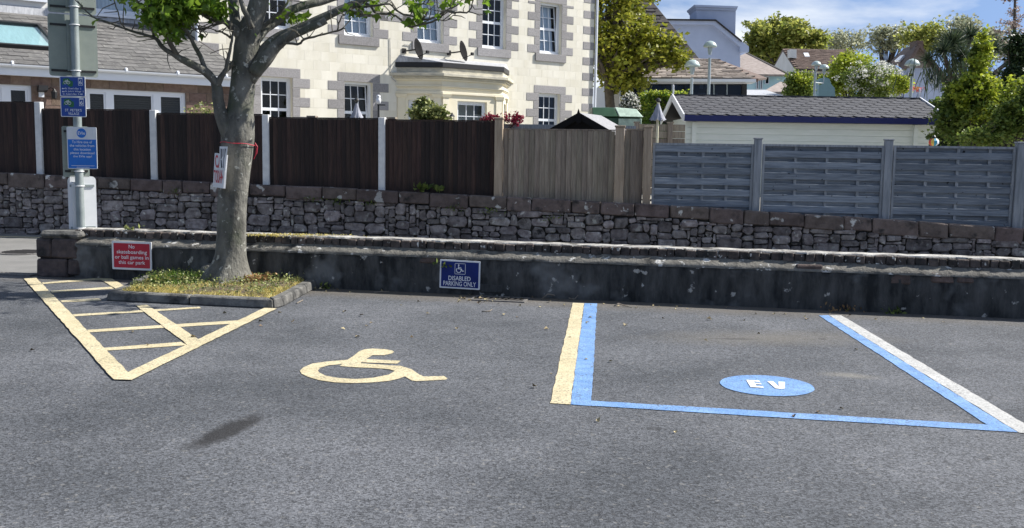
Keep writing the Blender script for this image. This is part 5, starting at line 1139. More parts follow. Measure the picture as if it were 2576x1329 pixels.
# ------------------------------------------------------------------ buildings beyond the garden
def extr(par, name, poly, Y, depth, mat, org, skew=0.0, **kw):
    """outline seen in the picture, standing at distance Y and built back by depth"""
    a = [ony(x, y, Y) - org for x, y in poly]; b = [v + Vector((skew, depth, 0)) for v in a]; n = len(a)
    return MB().add(a + b, [tuple(range(n)), tuple(range(n, 2*n))[::-1]] + [(i, (i+1) % n, n + (i+1) % n, n + i) for i in range(n)]).build(name, M[mat], par, **kw)
def slab(par, name, pts, th, mat, org, **kw):
    a = [ony(x, y, Y) - org for x, y, Y in pts]; nv = (a[1] - a[0]).cross(a[2] - a[0]).normalized()
    if nv.z < 0: nv = -nv
    b = [v - nv * th for v in a]; n = len(a)
    return MB().add(a + b, [tuple(range(n)), tuple(range(n, 2*n))[::-1]] + [(i, (i+1) % n, n + (i+1) % n, n + i) for i in range(n)]).build(name, M[mat], par, **kw)
def courses(par, pts, nr, wt, th, mat, org, name='tiles'):
    """courses of small tiles on a roof plane: bottom-left, bottom-right, top-right, top-left, too fine to pick apart"""
    a = [ony(x, y, Y) - org for x, y, Y in pts]; nv = (a[1] - a[0]).cross(a[3] - a[0]).normalized(); nv = nv if nv.z > 0 else -nv; mb = MB()
    for j in range(nr):
        l0, r0 = a[0].lerp(a[3], j / nr), a[1].lerp(a[2], j / nr); f1 = min(1, (j + 1.15) / nr); l1, r1 = a[0].lerp(a[3], f1), a[1].lerp(a[2], f1); n = max(1, int((r0 - l0).length / wt))
        for i in range(n):
            u0, u1 = (i + .5 * (j % 2)) / (n + .5) + .03 / n, (i + 1 + .5 * (j % 2)) / (n + .5) - .01 / n; h = th * rnd.uniform(.8, 1.3)
            mb.add([l0.lerp(r0, u0) + nv * h, l0.lerp(r0, u1) + nv * h, l1.lerp(r1, u1) + nv * .01, l1.lerp(r1, u0) + nv * .01, l0.lerp(r0, u0), l0.lerp(r0, u1)], [(0, 1, 2, 3), (4, 5, 1, 0)])
    return mb.build(name, M[mat], par, kind='stuff')
def grounded(px, Y, z=.8): p = ony(px, 300, Y); return Vector((p.x, Y, z))
def win(par, x0, y0, x1, y1, Y, org, frame='white_upvc', glass='dark_glass', fr=1.6, cols=1):
    f = MB(); a, b = ony(x0, y1, Y) - org, ony(x1, y0, Y) - org; w = fr * Y / F
    f.box(a.x, b.x, -.05 + a.y, a.y + .05, a.z, a.z + w); f.box(a.x, b.x, -.05 + a.y, a.y + .05, b.z - w, b.z)
    for i in range(cols + 1): x = a.x + (b.x - a.x - w) * i / cols; f.box(x, x + w, -.05 + a.y, a.y + .05, a.z + w, b.z - w)
    f = f.build('window', M[frame], par); MB().box(a.x, b.x, a.y - .01, a.y + .04, a.z, b.z).build('pane', M['interior'], f); MB().box(a.x + .01, b.x - .01, a.y - .022, a.y - .014, a.z + .01, b.z - .01).build('glazing', M[glass], f)
G0 = 330   # picture row well below the visible foot of the far buildings
o = grounded(1780, 62); wb = thing('pale_gable_building', 'pale blue-white building with stepped gable and big square chimney', 'building', o)
extr(wb, 'gable_wall', [(1660, 62), (1795, 62), (1862, 118), (1862, G0), (1660, G0)], 62, 9, 'white_blue', o)
extr(wb, 'roof_edge', [(1655, 48), (1800, 51), (1866, 104), (1884, 117), (1884, 131), (1862, 131), (1862, 118), (1795, 62), (1655, 61)], 61.6, 9.5, 'white_blue', o)
slab(wb, 'roof', [(1655, 47, 61.5), (1801, 49, 61.5), (1801, 49, 71), (1655, 47, 71)], .1, 'roof_slate_dark', o); slab(wb, 'roof', [(1801, 49, 61.5), (1868, 103, 61.5), (1868, 103, 71), (1801, 49, 71)], .1, 'roof_slate_dark', o)
ch = extr(wb, 'chimney', [(1752, 24), (1851, 26), (1849, 118), (1752, 70)], 63, 2.4, 'white_blue', o); extr(wb, 'chimney_cap', [(1747, 12), (1857, 16), (1855, 21), (1749, 17)], 62.8, 2.8, 'white_blue', o); extr(wb, 'chimney_cap', [(1749, 17), (1855, 21), (1852, 27), (1752, 24)], 62.9, 2.6, 'white_blue', o)
o = grounded(1650, 50); sr = thing('steep_slate_roof_hall', 'hall with steep dark slate roof behind the yellow green tree', 'building', o)
rpts = [(1520, 205, 48), (1806, 205, 48), (1638, 0, 53), (1605, -40, 54), (1540, -40, 54)]
slab(sr, 'roof', rpts, .25, 'roof_slate_dark', o); courses(sr, [(1520, 204, 47.99), (1802, 204, 47.99), (1605, -38, 53.9), (1540, -38, 53.9)], 26, .5, .05, 'roof_slate_dark', o); extr(sr, 'hall_wall', [(1530, 200), (1745, 200), (1745, G0), (1530, G0)], 49, 8, 'white_house', o)
o = grounded(1760, 45); rs = thing('glazed_pavilion', 'low pavilion with brown tiled hip roof over a glass front', 'building', o)
slab(rs, 'hip_roof', [(1560, 197, 44), (1908, 198, 44), (1806, 149, 48.5), (1640, 146, 48.5)], .15, 'roof_brown', o); courses(rs, [(1560, 196.5, 43.99), (1908, 197.5, 43.99), (1806, 149, 48.4), (1640, 146, 48.4)], 14, .42, .05, 'roof_tile', o); slab(rs, 'hip_end', [(1908, 198, 44), (1930, 196, 52), (1806, 149, 48.5)], .1, 'roof_brown', o)
extr(rs, 'fascia', [(1560, 198), (1902, 199), (1902, 206.5), (1560, 205.5)], 43.95, .12, 'white_upvc', o); extr(rs, 'soffit', [(1570, 207), (1900, 207.5), (1900, 208.5), (1570, 208)], 44.1, .9, 'white_upvc', o)
extr(rs, 'back_wall', [(1560, 205), (1875, 206), (1875, G0), (1560, G0)], 49, .3, 'interior', o); extr(rs, 'end_column', [(1867, 208), (1879, 208), (1879, G0), (1867, G0)], 44.9, .5, 'black_metal', o); extr(rs, 'side_wall', [(1872, 208), (1878, 208), (1878, G0), (1872, G0)], 45.5, 4, 'black_metal', o); extr(rs, 'plinth', [(1560, 243), (1868, 243), (1868, G0), (1560, G0)], 44.8, .3, 'white_house', o)
xs = [1560, 1622, 1691, 1742, 1796, 1829, 1866]
for i in range(len(xs) - 1):
    extr(rs, 'glass_panel', [(xs[i] + 2, 209), (xs[i+1] - 1, 209), (xs[i+1] - 1, 243), (xs[i] + 2, 243)], 45.0, .02, 'dark_glass', o); extr(rs, 'mullion', [(xs[i] - .8, 208), (xs[i] + 1.4, 208), (xs[i] + 1.4, 243), (xs[i] - .8, 243)], 44.93, .1, 'lamp_pole', o)
for x, y in ((1695, 213), (1737, 213), (1760, 213), (1775, 211)): extr(rs, 'paper_notice', [(x, y), (x + 8, y), (x + 8, y + 11), (x, y + 11)], 45.06, .01, 'curtain', o)
for x in (1728, 1755, 1785): extr(rs, 'chair_back', [(x, 234), (x + 21, 234), (x + 21, 243), (x, 243)], 45.6, .05, 'curtain', o)
slab(rs, 'white_rafter', [(1594, 178, 45), (1601, 178, 45), (1620, 199, 43.9), (1612, 199, 43.9)], .1, 'white_upvc', o)
# houses beyond
o = grounded(1920, 76); ah = thing('aqua_house', 'aqua painted house with pale roof and narrow white windows', 'house', o)
extr(ah, 'wall', [(1850, 183), (1978, 185), (1978, G0), (1850, G0)], 76, 7, 'aqua_house', o); slab(ah, 'roof', [(1850, 186, 75.4), (1988, 188, 75.4), (1872, 131, 80), (1850, 131, 80)], .15, 'roof_pale', o); slab(ah, 'verge', [(1985, 187.5, 75.3), (1991, 188, 75.3), (1876, 130, 80), (1869, 130, 80)], .3, 'roof_slate_dark', o); extr(ah, 'fascia', [(1862, 186), (1980, 187), (1980, 191), (1862, 190)], 75.5, .2, 'white_upvc', o)
for q in ((1889, 193, 1897, 200), (1902, 194, 1909, 225), (1912, 194, 1919, 225), (1924, 193, 1935, 212)): win(ah, *q, 75.95, o)
extr(ah, 'porch_wall', [(1925, 228), (1990, 228), (1990, G0), (1925, G0)], 70, 2.5, 'white_house', o); slab(ah, 'porch_roof', [(1918, 231, 69.6), (1992, 231, 69.6), (1986, 206, 73), (1962, 206, 73)], .15, 'roof_pale', o); slab(ah, 'flat_roof', [(1872, 243, 60), (1978, 243, 60), (1925, 226, 66), (1872, 226, 66)], .15, 'lead', o)
o = grounded(2060, 98); bh = thing('brown_roofed_house', 'cream house with brown tiled roof, white gable and square chimney', 'house', o)
slab(bh, 'roof', [(2003, 174, 95), (2150, 176, 95), (2150, 126, 101), (1969, 123, 101)], .2, 'roof_brown', o); courses(bh, [(2003, 173.5, 94.98), (2150, 175.5, 94.98), (2150, 126, 100.9), (1969, 123, 100.9)], 20, .45, .06, 'roof_brown', o); slab(bh, 'roof', [(1969, 123, 101), (2150, 126, 101), (2150, 174, 107), (1948, 164, 107)], .2, 'roof_brown', o)
MB().add([ony(x, y, Y) - o for x, y, Y in ((1949, 166, 106), (1970, 128, 101), (2002, 177, 95.5), (2002, G0, 95.5), (1949, G0, 106))] + [ony(x, y, Y) - o + Vector((.4, .1, 0)) for x, y, Y in ((1949, 166, 106), (1970, 128, 101), (2002, 177, 95.5), (2002, G0, 95.5), (1949, G0, 106))], [(0, 1, 2, 3, 4), (5, 6, 7, 8, 9), (0, 1, 6, 5), (1, 2, 7, 6), (2, 3, 8, 7), (4, 0, 5, 9)]).build('gable_wall', M['white_house'], bh)
extr(bh, 'wall', [(2003, 178), (2150, 179), (2150, G0), (2003, G0)], 95.6, 9, 'white_house', o); extr(bh, 'chimney', [(1988, 124), (2004, 125), (2004, 147), (1988, 145)], 97.5, 1.0, 'white_house', o); extr(bh, 'fascia', [(2003, 175), (2150, 177), (2150, 180), (2003, 178)], 94.9, .2, 'roof_slate_dark', o)
for q in ((2027, 184, 2041, 194), (2055, 187, 2072, 206)): win(bh, *q, 95.5, o, 'roof_slate_dark')
slab(bh, 'skylight', [(2025, 142, 98.4), (2037, 142, 98.4), (2033, 133, 99.5), (2021, 133, 99.5)], .1, 'white_upvc', o)
o = grounded(2078, 66); ts = thing('teal_lean_to_shed', 'teal panelled shed with rounded top behind the lamp cluster', 'shed', o); extr(ts, 'shed_body', [(2060, 205), (2068, 197), (2078, 195), (2087, 199), (2091, 212), (2100, 222), (2105, G0), (2058, G0)], 66, 2.0, 'teal_panel', o)
o = grounded(2310, 64); rh = thing('white_gable_house', 'white house with tile-hung gable, brown roof and skylight behind the palm', 'house', o)
slab(rh, 'roof', [(2240, 156, 72), (2271, 174, 63), (2309, 112, 63.5), (2275, 121, 72)], .2, 'roof_brown', o); extr(rh, 'gable_wall', [(2270, 176), (2310, 117), (2392, 212), (2392, G0), (2270, G0)], 64, .3, 'white_blue', o); extr(rh, 'tile_hanging', [(2273, 172), (2310, 118), (2355, 170)], 63.9, .08, 'roof_pale', o); slab(rh, 'verge', [(2306, 113, 63.6), (2313, 112, 63.6), (2398, 214, 63.6), (2390, 214, 63.6)], .15, 'roof_brown', o); slab(rh, 'roof', [(2309, 112, 63.5), (2398, 214, 63.5), (2398, 214, 72), (2309, 112, 72)], .2, 'roof_brown', o)
extr(rh, 'side_wall', [(2238, 158), (2268, 176), (2268, G0), (2238, G0)], 66, 6, 'white_house', o); extr(rh, 'chimney', [(2307, 102), (2323, 103), (2323, 120), (2307, 118)], 64.5, 1.2, 'roof_brown', o); slab(rh, 'skylight', [(2250, 153, 66.5), (2262, 151, 65.5), (2275, 138, 66), (2265, 140, 67)], .12, 'white_upvc', o)
for q in ((2283, 183, 2300, 199), (2338, 186, 2350, 210), (2352, 186, 2363, 223)): win(rh, *q, 63.9, o)
# lamps
def lamp(x, ytop, Y, r, label, heads=1):
    t = ony(x, ytop, Y); o = thing('dome_street_lamp', label, 'street lamp', (t.x, Y, .8)); z = t.z - .8
    def head(p, s):
        h = MB().lathe([(.02, .0), (r * .9, -.0), (r, .02), (r * .97, r * .25), (r * .75, r * .62), (r * .4, r * .84), (.02, r * .92)], p, 20).build('lamp_dome', M['lamp_dome'], o, smooth=True); MB().lathe([(r * .2, -.3 * s), (r * .34, -.12 * s), (r * .36, -.004)], p, 12).build('lamp_neck', M['lamp_pole'], h)
    if heads == 1:
        MB().lathe([(.09, 0), (.07, z * .4), (.055, z - r - .4)], k=12).build('pole', M['lamp_pole'], o); head(Vector((0, 0, z - r * .92)), 1)
    else:
        MB().lathe([(.08, 0), (.06, z * .5), (.055, z - .5)], k=12).build('pole', M['lamp_pole'], o)
        for (dx, dy, dz) in ((-.06, -.35, 0), (.52, .2, -.12), (-.72, 0, -2.05), (.78, 0, -2.02)):
            p = Vector((dx, dy, z - r * .92 + dz)); head(p, .9); MB().tube([(0, 0, p.z - .75), (dx, dy, p.z - .75), (dx, dy, p.z - .36)], .03, 6).build('arm', M['lamp_pole'], o)
lamp(1742, 150, 41, .31, 'dome street lamp on a shorter pole before the glazed pavilion'); lamp(1787, 103, 42, .275, 'taller dome street lamp before the pale gable building'); lamp(2296, 148, 41, .29, 'dome street lamp before the white gable house'); lamp(2052, 155, 55, .26, 'cluster of four dome lamps on one pole above the cabin roof', 4)

# ------------------------------------------------------------------ trees and shrubs
def tree_at(name, label, cat, blobs, Y, leaf, mat, px_base, zb=.7, trunk=.14, limbs=10, extra=None, group=None, bark='dark_bark', tpl='leaf', up=.6):
    """blobs: (x, y, rx, ry, clumps, leaves per clump, spread) in picture units at distance Y"""
    b = ony(px_base, 300, Y); b.z = zb; o = thing(name, label, cat, b, group=group); s = Y / F; PP = []; CC = []
    for (x, y, rx, ry, nc, per, sp) in blobs:
        c = ony(x, y, Y) - b; P_, q = clumps(c, (rx * s, rx * s * .85, ry * s), nc, per, sp * s, .45); PP.append(P_); CC.append((Vector(c), q))
    P_ = np.concatenate(PP); P_ = P_[P_[:, 2] > .02]; scatter('crown', P_, leaf * (.7 + .6 * rng.random(len(P_))), M[mat], o, tpl, up=up)
    if trunk:
        mb = MB(); top = CC[0][0]; fork = top * .55; fork.z = max(.3, top.z * .6)
        mb.tube([(0, 0, -.05), fork * .5 + Vector((.05, 0, 0)), fork], [trunk * 1.3, trunk, trunk * .8], 10); mb.build('trunk', M[bark], o, smooth=True)
        for c, q in CC:
            for i in range(min(limbs, len(q))):
                e = Vector(q[rnd.randrange(len(q))]); m = fork.lerp(e, .5) + Vector((rnd.uniform(-.2, .2), rnd.uniform(-.2, .2), .15)) * (c - fork).length * .3
                MB().tube([fork, fork.lerp(m, .5), m, e], [trunk * .5, trunk * .4, trunk * .3, trunk * .08], 6).build('limb', M[bark], o)
    if extra: extra(o, CC, s)
    return o
tree_at('yellow_green_maple', 'tall yellow green tree in new leaf at the end of the house', 'tree', [(1520, 60, 120, 125, 130, 44, 14), (1615, 125, 85, 52, 66, 42, 13), (1560, 195, 66, 40, 34, 42, 12), (1690, 150, 48, 22, 24, 32, 9), (1540, -60, 90, 60, 40, 40, 15)], 42, .20, 'spring_leaf', 1545, trunk=.22, limbs=14)
tree_at('oak_tree', 'broad green oak tree behind the aqua house roof', 'tree', [(1968, 88, 92, 40, 110, 46, 9), (1920, 110, 45, 40, 40, 46, 9), (2030, 112, 45, 38, 44, 46, 9), (1960, 140, 70, 22, 36, 36, 9)], 125, .50, 'oak_leaf', 1965, 1.2, .4, 12)
tree_at('hazy_tree', 'pale thin-leaved tree behind the brown roofed house', 'tree', [(2128, 105, 55, 26, 70, 26, 8)], 150, .42, 'hazy_leaf', 2128, 1.5, .3, 14, group='pale trees beyond the houses')
tree_at('hazy_tree', 'pale greyish tree beside the white gable house roof', 'tree', [(2225, 100, 42, 34, 56, 28, 8), (2265, 92, 30, 26, 30, 28, 8)], 140, .42, 'hazy_leaf', 2230, 1.5, .3, 14, group='pale trees beyond the houses')
tree_at('distant_tree', 'olive green tree top showing left of the palm', 'tree', [(2330, 95, 60, 30, 70, 36, 9)], 120, .42, 'oak_leaf', 2330, 1.4, .3, 10); tree_at('distant_tree', 'pale feathery tree behind the palm heads', 'tree', [(2425, 80, 40, 40, 46, 30, 9), (2500, 110, 40, 40, 40, 26, 9)], 110, .38, 'hazy_leaf', 2440, 1.4, .3, 10)
tree_at('rounded_shrub', 'rounded yellow green shrub left of the lamp cluster', 'shrub', [(2011, 214, 32, 30, 60, 50, 7), (2006, 235, 36, 22, 36, 50, 7)], 62, .16, 'mid_leaf', 2010, trunk=.1, limbs=5, extra=lambda o, CC, s: scatter('new_growth', clumps(CC[0][0] + Vector((0, -.2, 10 * s)), (28 * s, 24 * s, 20 * s), 26, 40, 6 * s, .8)[0], .14, M['lime_leaf'], o))
tree_at('golden_shrub', 'large golden green shrub right of the lamp cluster', 'shrub', [(2140, 165, 48, 32, 70, 46, 8), (2125, 205, 48, 34, 60, 46, 9)], 68, .2, 'lime_leaf', 2130, trunk=.12, limbs=6)
tree_at('golden_shrub', 'small golden shrub between hawthorn and white gable house', 'shrub', [(2268, 215, 24, 24, 36, 44, 6)], 52, .13, 'lime_leaf', 2268, trunk=.08, limbs=4)
def blossom(o, CC, s): scatter('blossom', np.concatenate([clumps(c + Vector((0, -.3, .1)), (72 * s, 60 * s, 38 * s), 90, 26, 5 * s, .85)[0] for c, q in CC[:1]]), .10, M['white_blossom'], o, up=.9)
tree_at('hawthorn_bush', 'wide hawthorn bush covered in white blossom', 'bush', [(2190, 203, 74, 40, 110, 46, 8), (2190, 238, 78, 20, 40, 40, 8)], 54, .13, 'mid_leaf', 2190, trunk=.1, limbs=6, extra=blossom)
tree_at('red_flowering_shrub', 'small red flowering shrub before the white gable house', 'shrub', [(2303, 224, 15, 6, 18, 7, 4)], 42, .07, 'red_blossom', 2303, trunk=.04, limbs=3)
def ell(c, a): return c
# clipped hedges
def box_hedge(name, label, px, Y, depth, n, leaf, mat, round_=False, topmat=None):
    x0, y0, x1, y1 = px; a, b = ony(x0, y1, Y), ony(x1, y0, Y); o = thing(name, label, 'hedge', ((a.x + b.x) / 2, Y + depth / 2, .6)); w, h = (b.x - a.x) / 2, b.z - .6; u = rng.random((n, 3))
    if round_:
        d = rng.normal(size=(n, 3)); d[:, 2] = np.abs(d[:, 2]); d /= np.linalg.norm(d, axis=1)[:, None]; P_ = d * (.88 + .14 * u[:, :1]) * [w, depth / 2, h * .62] + [0, 0, h * .38]; P2 = np.c_[(u[:, 0] * 2 - 1) * w, (u[:, 1] * 2 - 1) * depth / 2, u[:, 2] * h * .4]; k = np.hypot(P2[:, 0] / w, P2[:, 1] / depth * 2); P2 = P2[(k > .8) & (k < 1)]; P_ = np.concatenate([P_, P2])
    else:
        P_ = np.c_[(u[:, 0] * 2 - 1) * w, (u[:, 1] * 2 - 1) * depth / 2, u[:, 2] * h]; face = rng.integers(0, 4, n); j = .12 * rng.random(n)
        P_[face == 0, 1] = -depth / 2 + j[face == 0]; P_[face == 1, 2] = h - j[face == 1]; P_[face == 2, 0] = -w + j[face == 2]; P_[face == 3, 0] = w - j[face == 3]
    P_ += rng.normal(size=P_.shape) * .035; scatter('foliage', P_, leaf * (.7 + .6 * rng.random(len(P_))), M[mat], o, up=.4)
    if topmat is not None: t = P_[P_[:, 2] > h * .8]; scatter('fresh_growth', t + [0, 0, .03], leaf, M[topmat], o, up=.6)
    if round_: MB().lathe([(w * .8, 0), (w * .85, h * .4), (w * .6, h * .75), (.05, h * .9)], k=14).build('inner_twigs', M['dark_bark'], o)
    else: MB().box(-w + .1, w - .1, -depth / 2 + .1, depth / 2 - .1, 0, h - .1).build('inner_twigs', M['dark_bark'], o)
box_hedge('clipped_hedge', 'square clipped green hedge with bright new growth behind the parasol', (1627, 236, 1730, 312), 30, 1.6, 8000, .085, 'hedge_leaf', topmat='lime_leaf'); box_hedge('rounded_topiary', 'dome shaped dark topiary left of the square hedge', (1550, 238, 1628, 305), 32, 1.0, 6000, .08, 'dark_leaf', True, 'white_blossom')
tree_at('variegated_shrub', 'leafy cream and green shrub in front of the bay window', 'shrub', [(1072, 288, 52, 30, 60, 22, 7), (1062, 262, 14, 14, 14, 18, 4), (1105, 298, 26, 14, 18, 18, 5)], 19.5, .085, 'shrub_leaf', 1072, trunk=.03, limbs=6); tree_at('red_shrub', 'dark red leaved shrub behind the fence corner', 'shrub', [(1238, 300, 24, 12, 26, 16, 4), (1290, 300, 26, 14, 26, 16, 4)], 20, .055, 'red_leaf', 1262, trunk=.03, limbs=5); tree_at('climbing_shrub', 'sparse yellow green shrub against the brown block wall', 'shrub', [(505, 278, 36, 20, 24, 9, 7)], 20.5, .06, 'shrub_leaf', 505, trunk=.02, limbs=8)
# cordyline palm
def cordyline():
    Y = 38.0; s = Y / F; b = ony(2410, 300, Y); b.z = .7; o = thing('cordyline_palm', 'dark many-headed cordyline palm with spiky leaf heads', 'palm', b); PP = []; DD = []; SZ = []
    fork = ony(2412, 235, Y) - b
    MB().tube([(0, 0, 0), fork * .5, fork], [.2, .17, .16], 10).build('trunk', M['dark_bark'], o, smooth=True)
    for (x, y, r, dy, n) in ((2395, 112, 62, 0, 420), (2440, 92, 48, .8, 300), (2372, 128, 44, -.5, 240), (2336, 150, 36, -.2, 190), (2500, 122, 46, .4, 230), (2470, 120, 40, 1.0, 200), (2545, 150, 40, .8, 190), (2420, 140, 46, -.6, 260)):
        c = ony(x, y, Y + dy) - b; d = rng.normal(size=(n, 3)); d[:, 2] += .35; d /= np.linalg.norm(d, axis=1)[:, None]; PP.append(np.tile(np.array(c), (n, 1)) + d * .05); DD.append(d); SZ.append(r * s * (.5 + .4 * rng.random(n)))
        m = fork.lerp(c, .5) + Vector((0, 0, -.15)); MB().tube([fork, m, c], [.12, .09, .07], 8).build('stem', M['dark_bark'], o)
    P_, D_, S_ = np.concatenate(PP), np.concatenate(DD), np.concatenate(SZ); scatter('leaf_heads', P_, S_, M['palm_leaf'], o, 'blade', up=.2, width=.06, dirs=D_)
    n = 220; c = np.array(ony(2400, 165, Y - .4) - b); D2 = rng.normal(size=(n, 3)) * .35; D2[:, 2] = -1; scatter('hanging_leaves', c + rng.normal(size=(n, 3)) * [.75, .3, .25], .9, M['palm_leaf'], o, 'blade', up=0, width=.05, dirs=D2)
cordyline()
b = ony(2345, 312, 29); b.z = .65; ph = thing('flax_clump', 'spiky dark green flax clump beside the cabin gable', 'plant', b); n = 420; D2 = rng.normal(size=(n, 3)) * .55; D2[:, 2] = 1; scatter('blades', rng.normal(size=(n, 3)) * [.28, .2, .02] + [0, 0, .02], .9 + .75 * rng.random(n), M['palm_leaf'], ph, 'blade', up=0, width=.045, dirs=D2)
# leafy trees at the right
def ext_r(o, CC, s): scatter('young_leaves', np.concatenate([clumps(c + Vector((0, -.3, .15)), (q_[0] * s, q_[0] * s * .6, q_[1] * s), q_[2], 24, 6 * s, .8)[0] for (c, q), q_ in zip(CC, ((62, 70, 80), (13, 46, 26), (36, 40, 24)))]), .085, M['lime_leaf'], o)
tree_at('climber_covered_tree', 'fresh green leafy tree with climbing column behind the grey fence', 'tree', [(2442, 258, 62, 66, 130, 40, 10), (2460, 150, 13, 50, 44, 34, 6), (2520, 262, 40, 46, 60, 36, 9), (2400, 310, 66, 46, 70, 36, 9), (2400, 235, 22, 30, 22, 30, 7)], 21.5, .085, 'mid_leaf', 2445, .5, .09, 9, extra=ext_r)
tree_at('dark_evergreen', 'dark evergreen tree behind the leafy climber at the fence end', 'tree', [(2556, 215, 44, 70, 80, 50, 10), (2560, 120, 26, 40, 40, 40, 9)], 33, .12, 'dark_leaf', 2560, .6, .14, 8); box_hedge('boundary_hedge', 'dark overgrown hedge filling the corner behind the grey fence', (2390, 268, 3500, 365), 24, 1.2, 20000, .11, 'dark_leaf', topmat='mid_leaf')
tree_at('bramble_bush', 'tangled green bush above the last grey fence panel', 'bush', [(2550, 300, 46, 50, 90, 36, 9), (2480, 345, 60, 18, 50, 30, 8), (2590, 250, 30, 60, 40, 36, 9)], 20, .075, 'mid_leaf', 2550, .5, .05, 8)
def larch():
    Y = 48.0; b = ony(2555, 300, Y); b.z = .7; o = thing('pinkish_conifer', 'tall thin conifer with pinkish drooping branches at the edge', 'tree', b); top = ony(2555, -90, Y) - b
    MB().tube([(0, 0, 0), top * .5, top], [.18, .12, .02], 8).build('trunk', M['dark_bark'], o); PP = []
    for i in range(46):
        z = top.z * (.25 + .75 * rnd.random()); a = rnd.uniform(0, math.tau); ln = (1 - z / top.z) * 2.2 + .4; d = Vector((math.cos(a), math.sin(a), .25)); e = Vector((top.x * z / top.z, 0, z)) + d * ln
        MB().tube([(top.x * z / top.z, 0, z), e], [.025, .006], 5).build('branch', M['dark_bark'], o); t = rng.random((60, 1)); PP.append(np.array((top.x * z / top.z, 0, z)) * (1 - t) + np.array(e) * t + rng.normal(size=(60, 3)) * [.08, .08, .09])
    scatter('needles', np.concatenate(PP), .12, M['pink_leaf'], o, up=.1)
larch()

# ------------------------------------------------------------------ weeds, litter
def weed(px, py, org, rz, off, r, n, label, mat='weed_leaf', size=.06, z=None):
    a, b = onplane(px, py, org, rz, off); u = Vector((math.cos(rz), math.sin(rz), 0)); nn = Vector((-math.sin(rz), math.cos(rz), 0)); p = Vector((org.x, org.y, 0)) + u * a + nn * off + Vector((0, 0, b if z is None else z)); o = thing('wall_weed', label, 'weed', p)
    d = rng.normal(size=(n, 3)) * .6; d[:, 1] -= .3; d[:, 2] += .55; scatter('leaves', rng.normal(size=(n, 3)) * [r, .02, r * .3], size * (.6 + .8 * rng.random(n)), M[mat], o, 'leaf', dirs=d, width=.7); MB().tube([(0, .02, -.03), (0, 0, 0), (.01, -.01, size * .6)], .004, 5).build('stem', M['weed_leaf'], o)
for q in ((1062, 476, .06, 26, 'fern growing on the wall top below the brown fence', .13), (1105, 481, .04, 14, 'small fern sprig on the wall top beside a larger fern', .10)): weed(q[0], q[1], SWA, SWZ, .02, q[2], q[3], q[4], size=q[5])
for px, py, lab in ((788, 502, 'tuft of weeds under a capstone right of the maple'), (855, 508, 'weeds sprouting under the capstones below a concrete post'), (925, 512, 'small weeds in the rubble joint under a red capstone'), (1140, 525, 'weeds hanging from the joint below the fence fern'), (1230, 533, 'yellowish weeds in the rubble under the pale fence post'), (440, 482, 'green weeds under the capstones left of the maple'), (1385, 550, 'weeds in the joint below the pale timber fence')): weed(px, py, SWA, SWZ, -.05, .09, 34, lab, size=.04)
weed(1115, 668, LWA, LWZ, -.03, .05, 22, 'dark green weed growing beside the blue disabled sign', size=.05); weed(2245, 780, LWA, LWZ, -.04, .06, 26, 'green weed at the wall foot near the white bay line', size=.05, z=.01); weed(2130, 777, LWA, LWZ, -.04, .10, 40, 'dry weed tuft at the wall foot near the blue bay corner', 'dry_leaf', .04, .008); weed(822, 706, LWA, LWZ, -.03, .05, 18, 'small weed at the back corner of the island kerb', size=.05, z=.02)
a, _ = onplane(735, 580, LWA, LWZ, .2); pm = LWA + LU * a + LN * .2; n = 1300; ms = scatter('moss', rng.normal(size=(n, 3)) * [.30, .05, .004] + np.array((pm.x, pm.y, .543)), .022, M['grass_leaf'], up=.9); tag(ms, 'yellow green moss strip on the brick coping by the maple', 'moss')['kind'] = 'stuff'
weed(332, 556, LWA, LWZ, .2, .05, 22, 'dry weed standing on the brick coping near the pole', 'shrub_leaf', .06, .54)
leaf_me = []
for i in range(5):
    mb = MB(); mb.add([(0, 0, .004), (.014, .012, .012 + .003 * i), (.004, .034, .006), (-.014, .014, .010), (-.006, .002, .002)], [(0, 1, 2), (0, 2, 3), (0, 3, 4)]); leaf_me.append(mb.mesh('fallen_leaf', M['fallen_leaf']))
def litter(x, y, s=1.0, lab='small dry leaf or wood chip lying on the open asphalt', grp='scattered dead leaves on the open asphalt'):
    p = onz(x, y); o = link('fallen_leaf', leaf_me[rnd.randrange(5)], None, (p.x, p.y, .003), (rnd.uniform(-.2, .2), rnd.uniform(-.2, .2), rnd.uniform(0, 6.28))); o.scale = [s * rnd.uniform(.8, 1.5)] * 3
    tag(o, lab, 'leaf', grp)
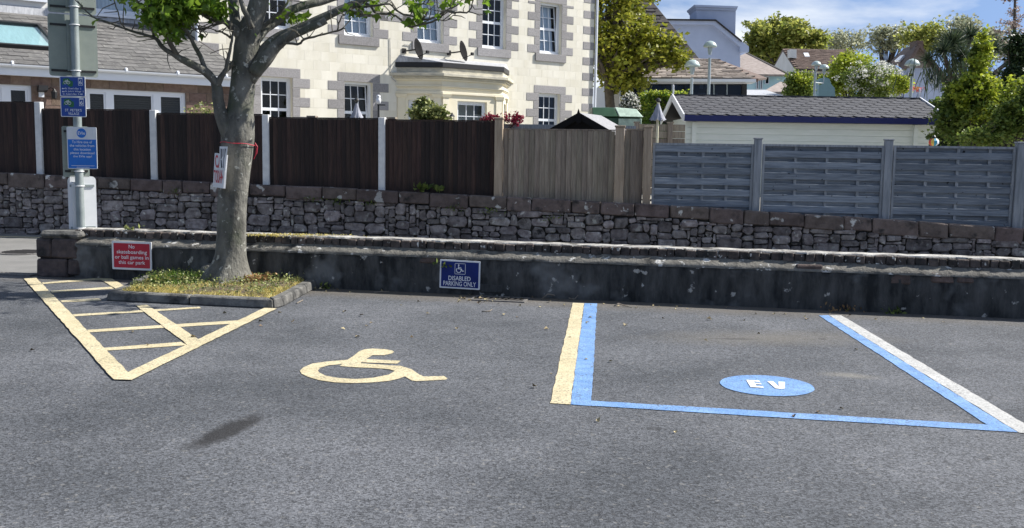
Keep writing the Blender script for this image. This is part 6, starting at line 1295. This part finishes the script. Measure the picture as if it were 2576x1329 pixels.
for x, y in ((863, 787), (930, 815), (905, 796), (920, 822), (868, 830), (893, 850), (650, 812), (735, 812), (660, 822), (1380, 830), (1465, 805), (1475, 815), (1480, 800), (1508, 1064), (1700, 1092), (2060, 1040), (2112, 1030), (1998, 1052), (1360, 775), (1300, 800), (1268, 795), (1240, 760), (1310, 772), (1205, 765), (1420, 770), (1560, 772), (1600, 776), (1665, 803), (1790, 806), (1873, 809), (1912, 842), (1780, 860), (1530, 912), (1490, 925), (1470, 905), (1438, 850), (1575, 818), (2028, 805), (2150, 880), (1380, 760), (965, 735), (1080, 790), (1010, 770), (1150, 830), (1040, 850), (700, 790), (560, 790), (480, 850), (140, 770), (330, 835), (370, 870), (75, 885), (1340, 975), (1390, 943)): litter(x, y, 1.0 if y < 900 else .8)
for _ in range(34): litter(rnd.gauss(1215, 40), rnd.uniform(742, 762), .9, 'dead leaf in the drift around the gully grate', 'dead leaves drifted round the gully grate')
for _ in range(26): litter(rnd.gauss(825, 22), 712 + abs(rnd.gauss(0, 12)), .8, 'dead leaf beside the back corner of the island kerb', 'dead leaves by the island kerb')
for _ in range(26): x = rnd.uniform(1000, 2560); litter(x, 735 + (x - 1000) * .0445 + rnd.uniform(2, 24), .7, 'tiny dead leaf along the foot of the low wall', 'dead leaves along the wall foot')
def twig(pts, r, label):
    w = [onz(x, y, z) for x, y, z in pts]; o = thing('fallen_twig', label, 'twig', w[0]); mb = MB().tube([v - w[0] for v in w], [r] * (len(w) - 1) + [r * .5], 6); mb.build('stick', M['twig'], o, smooth=True)
    return o
twig([(1255, 730, .012), (1275, 740, .012), (1290, 737, .014), (1310, 735, .016), (1345, 727, .03), (1390, 716, .07)], .008, 'long bent twig leaning on the low wall by the gully'); twig([(1363, 752, .008), (1378, 740, .05), (1420, 748, .012), (1445, 753, .008), (1458, 739, .06)], .006, 'pale kinked twig lying by the yellow bay line'); twig([(1212, 784, .006), (1232, 783, .008), (1238, 778, .02)], .006, 'short white twig on the asphalt below the gully'); twig([(941, 736, .006), (978, 733, .008)], .007, 'straight pale stick on the asphalt right of the island'); twig([(747, 763, .006), (762, 755, .012)], .008, 'short straw stick by the island kerb'); twig([(1545, 770, .01), (1556, 764, .03), (1568, 768, .012), (1590, 774, .006)], .006, 'curled dry twig at the wall foot in the electric bay')
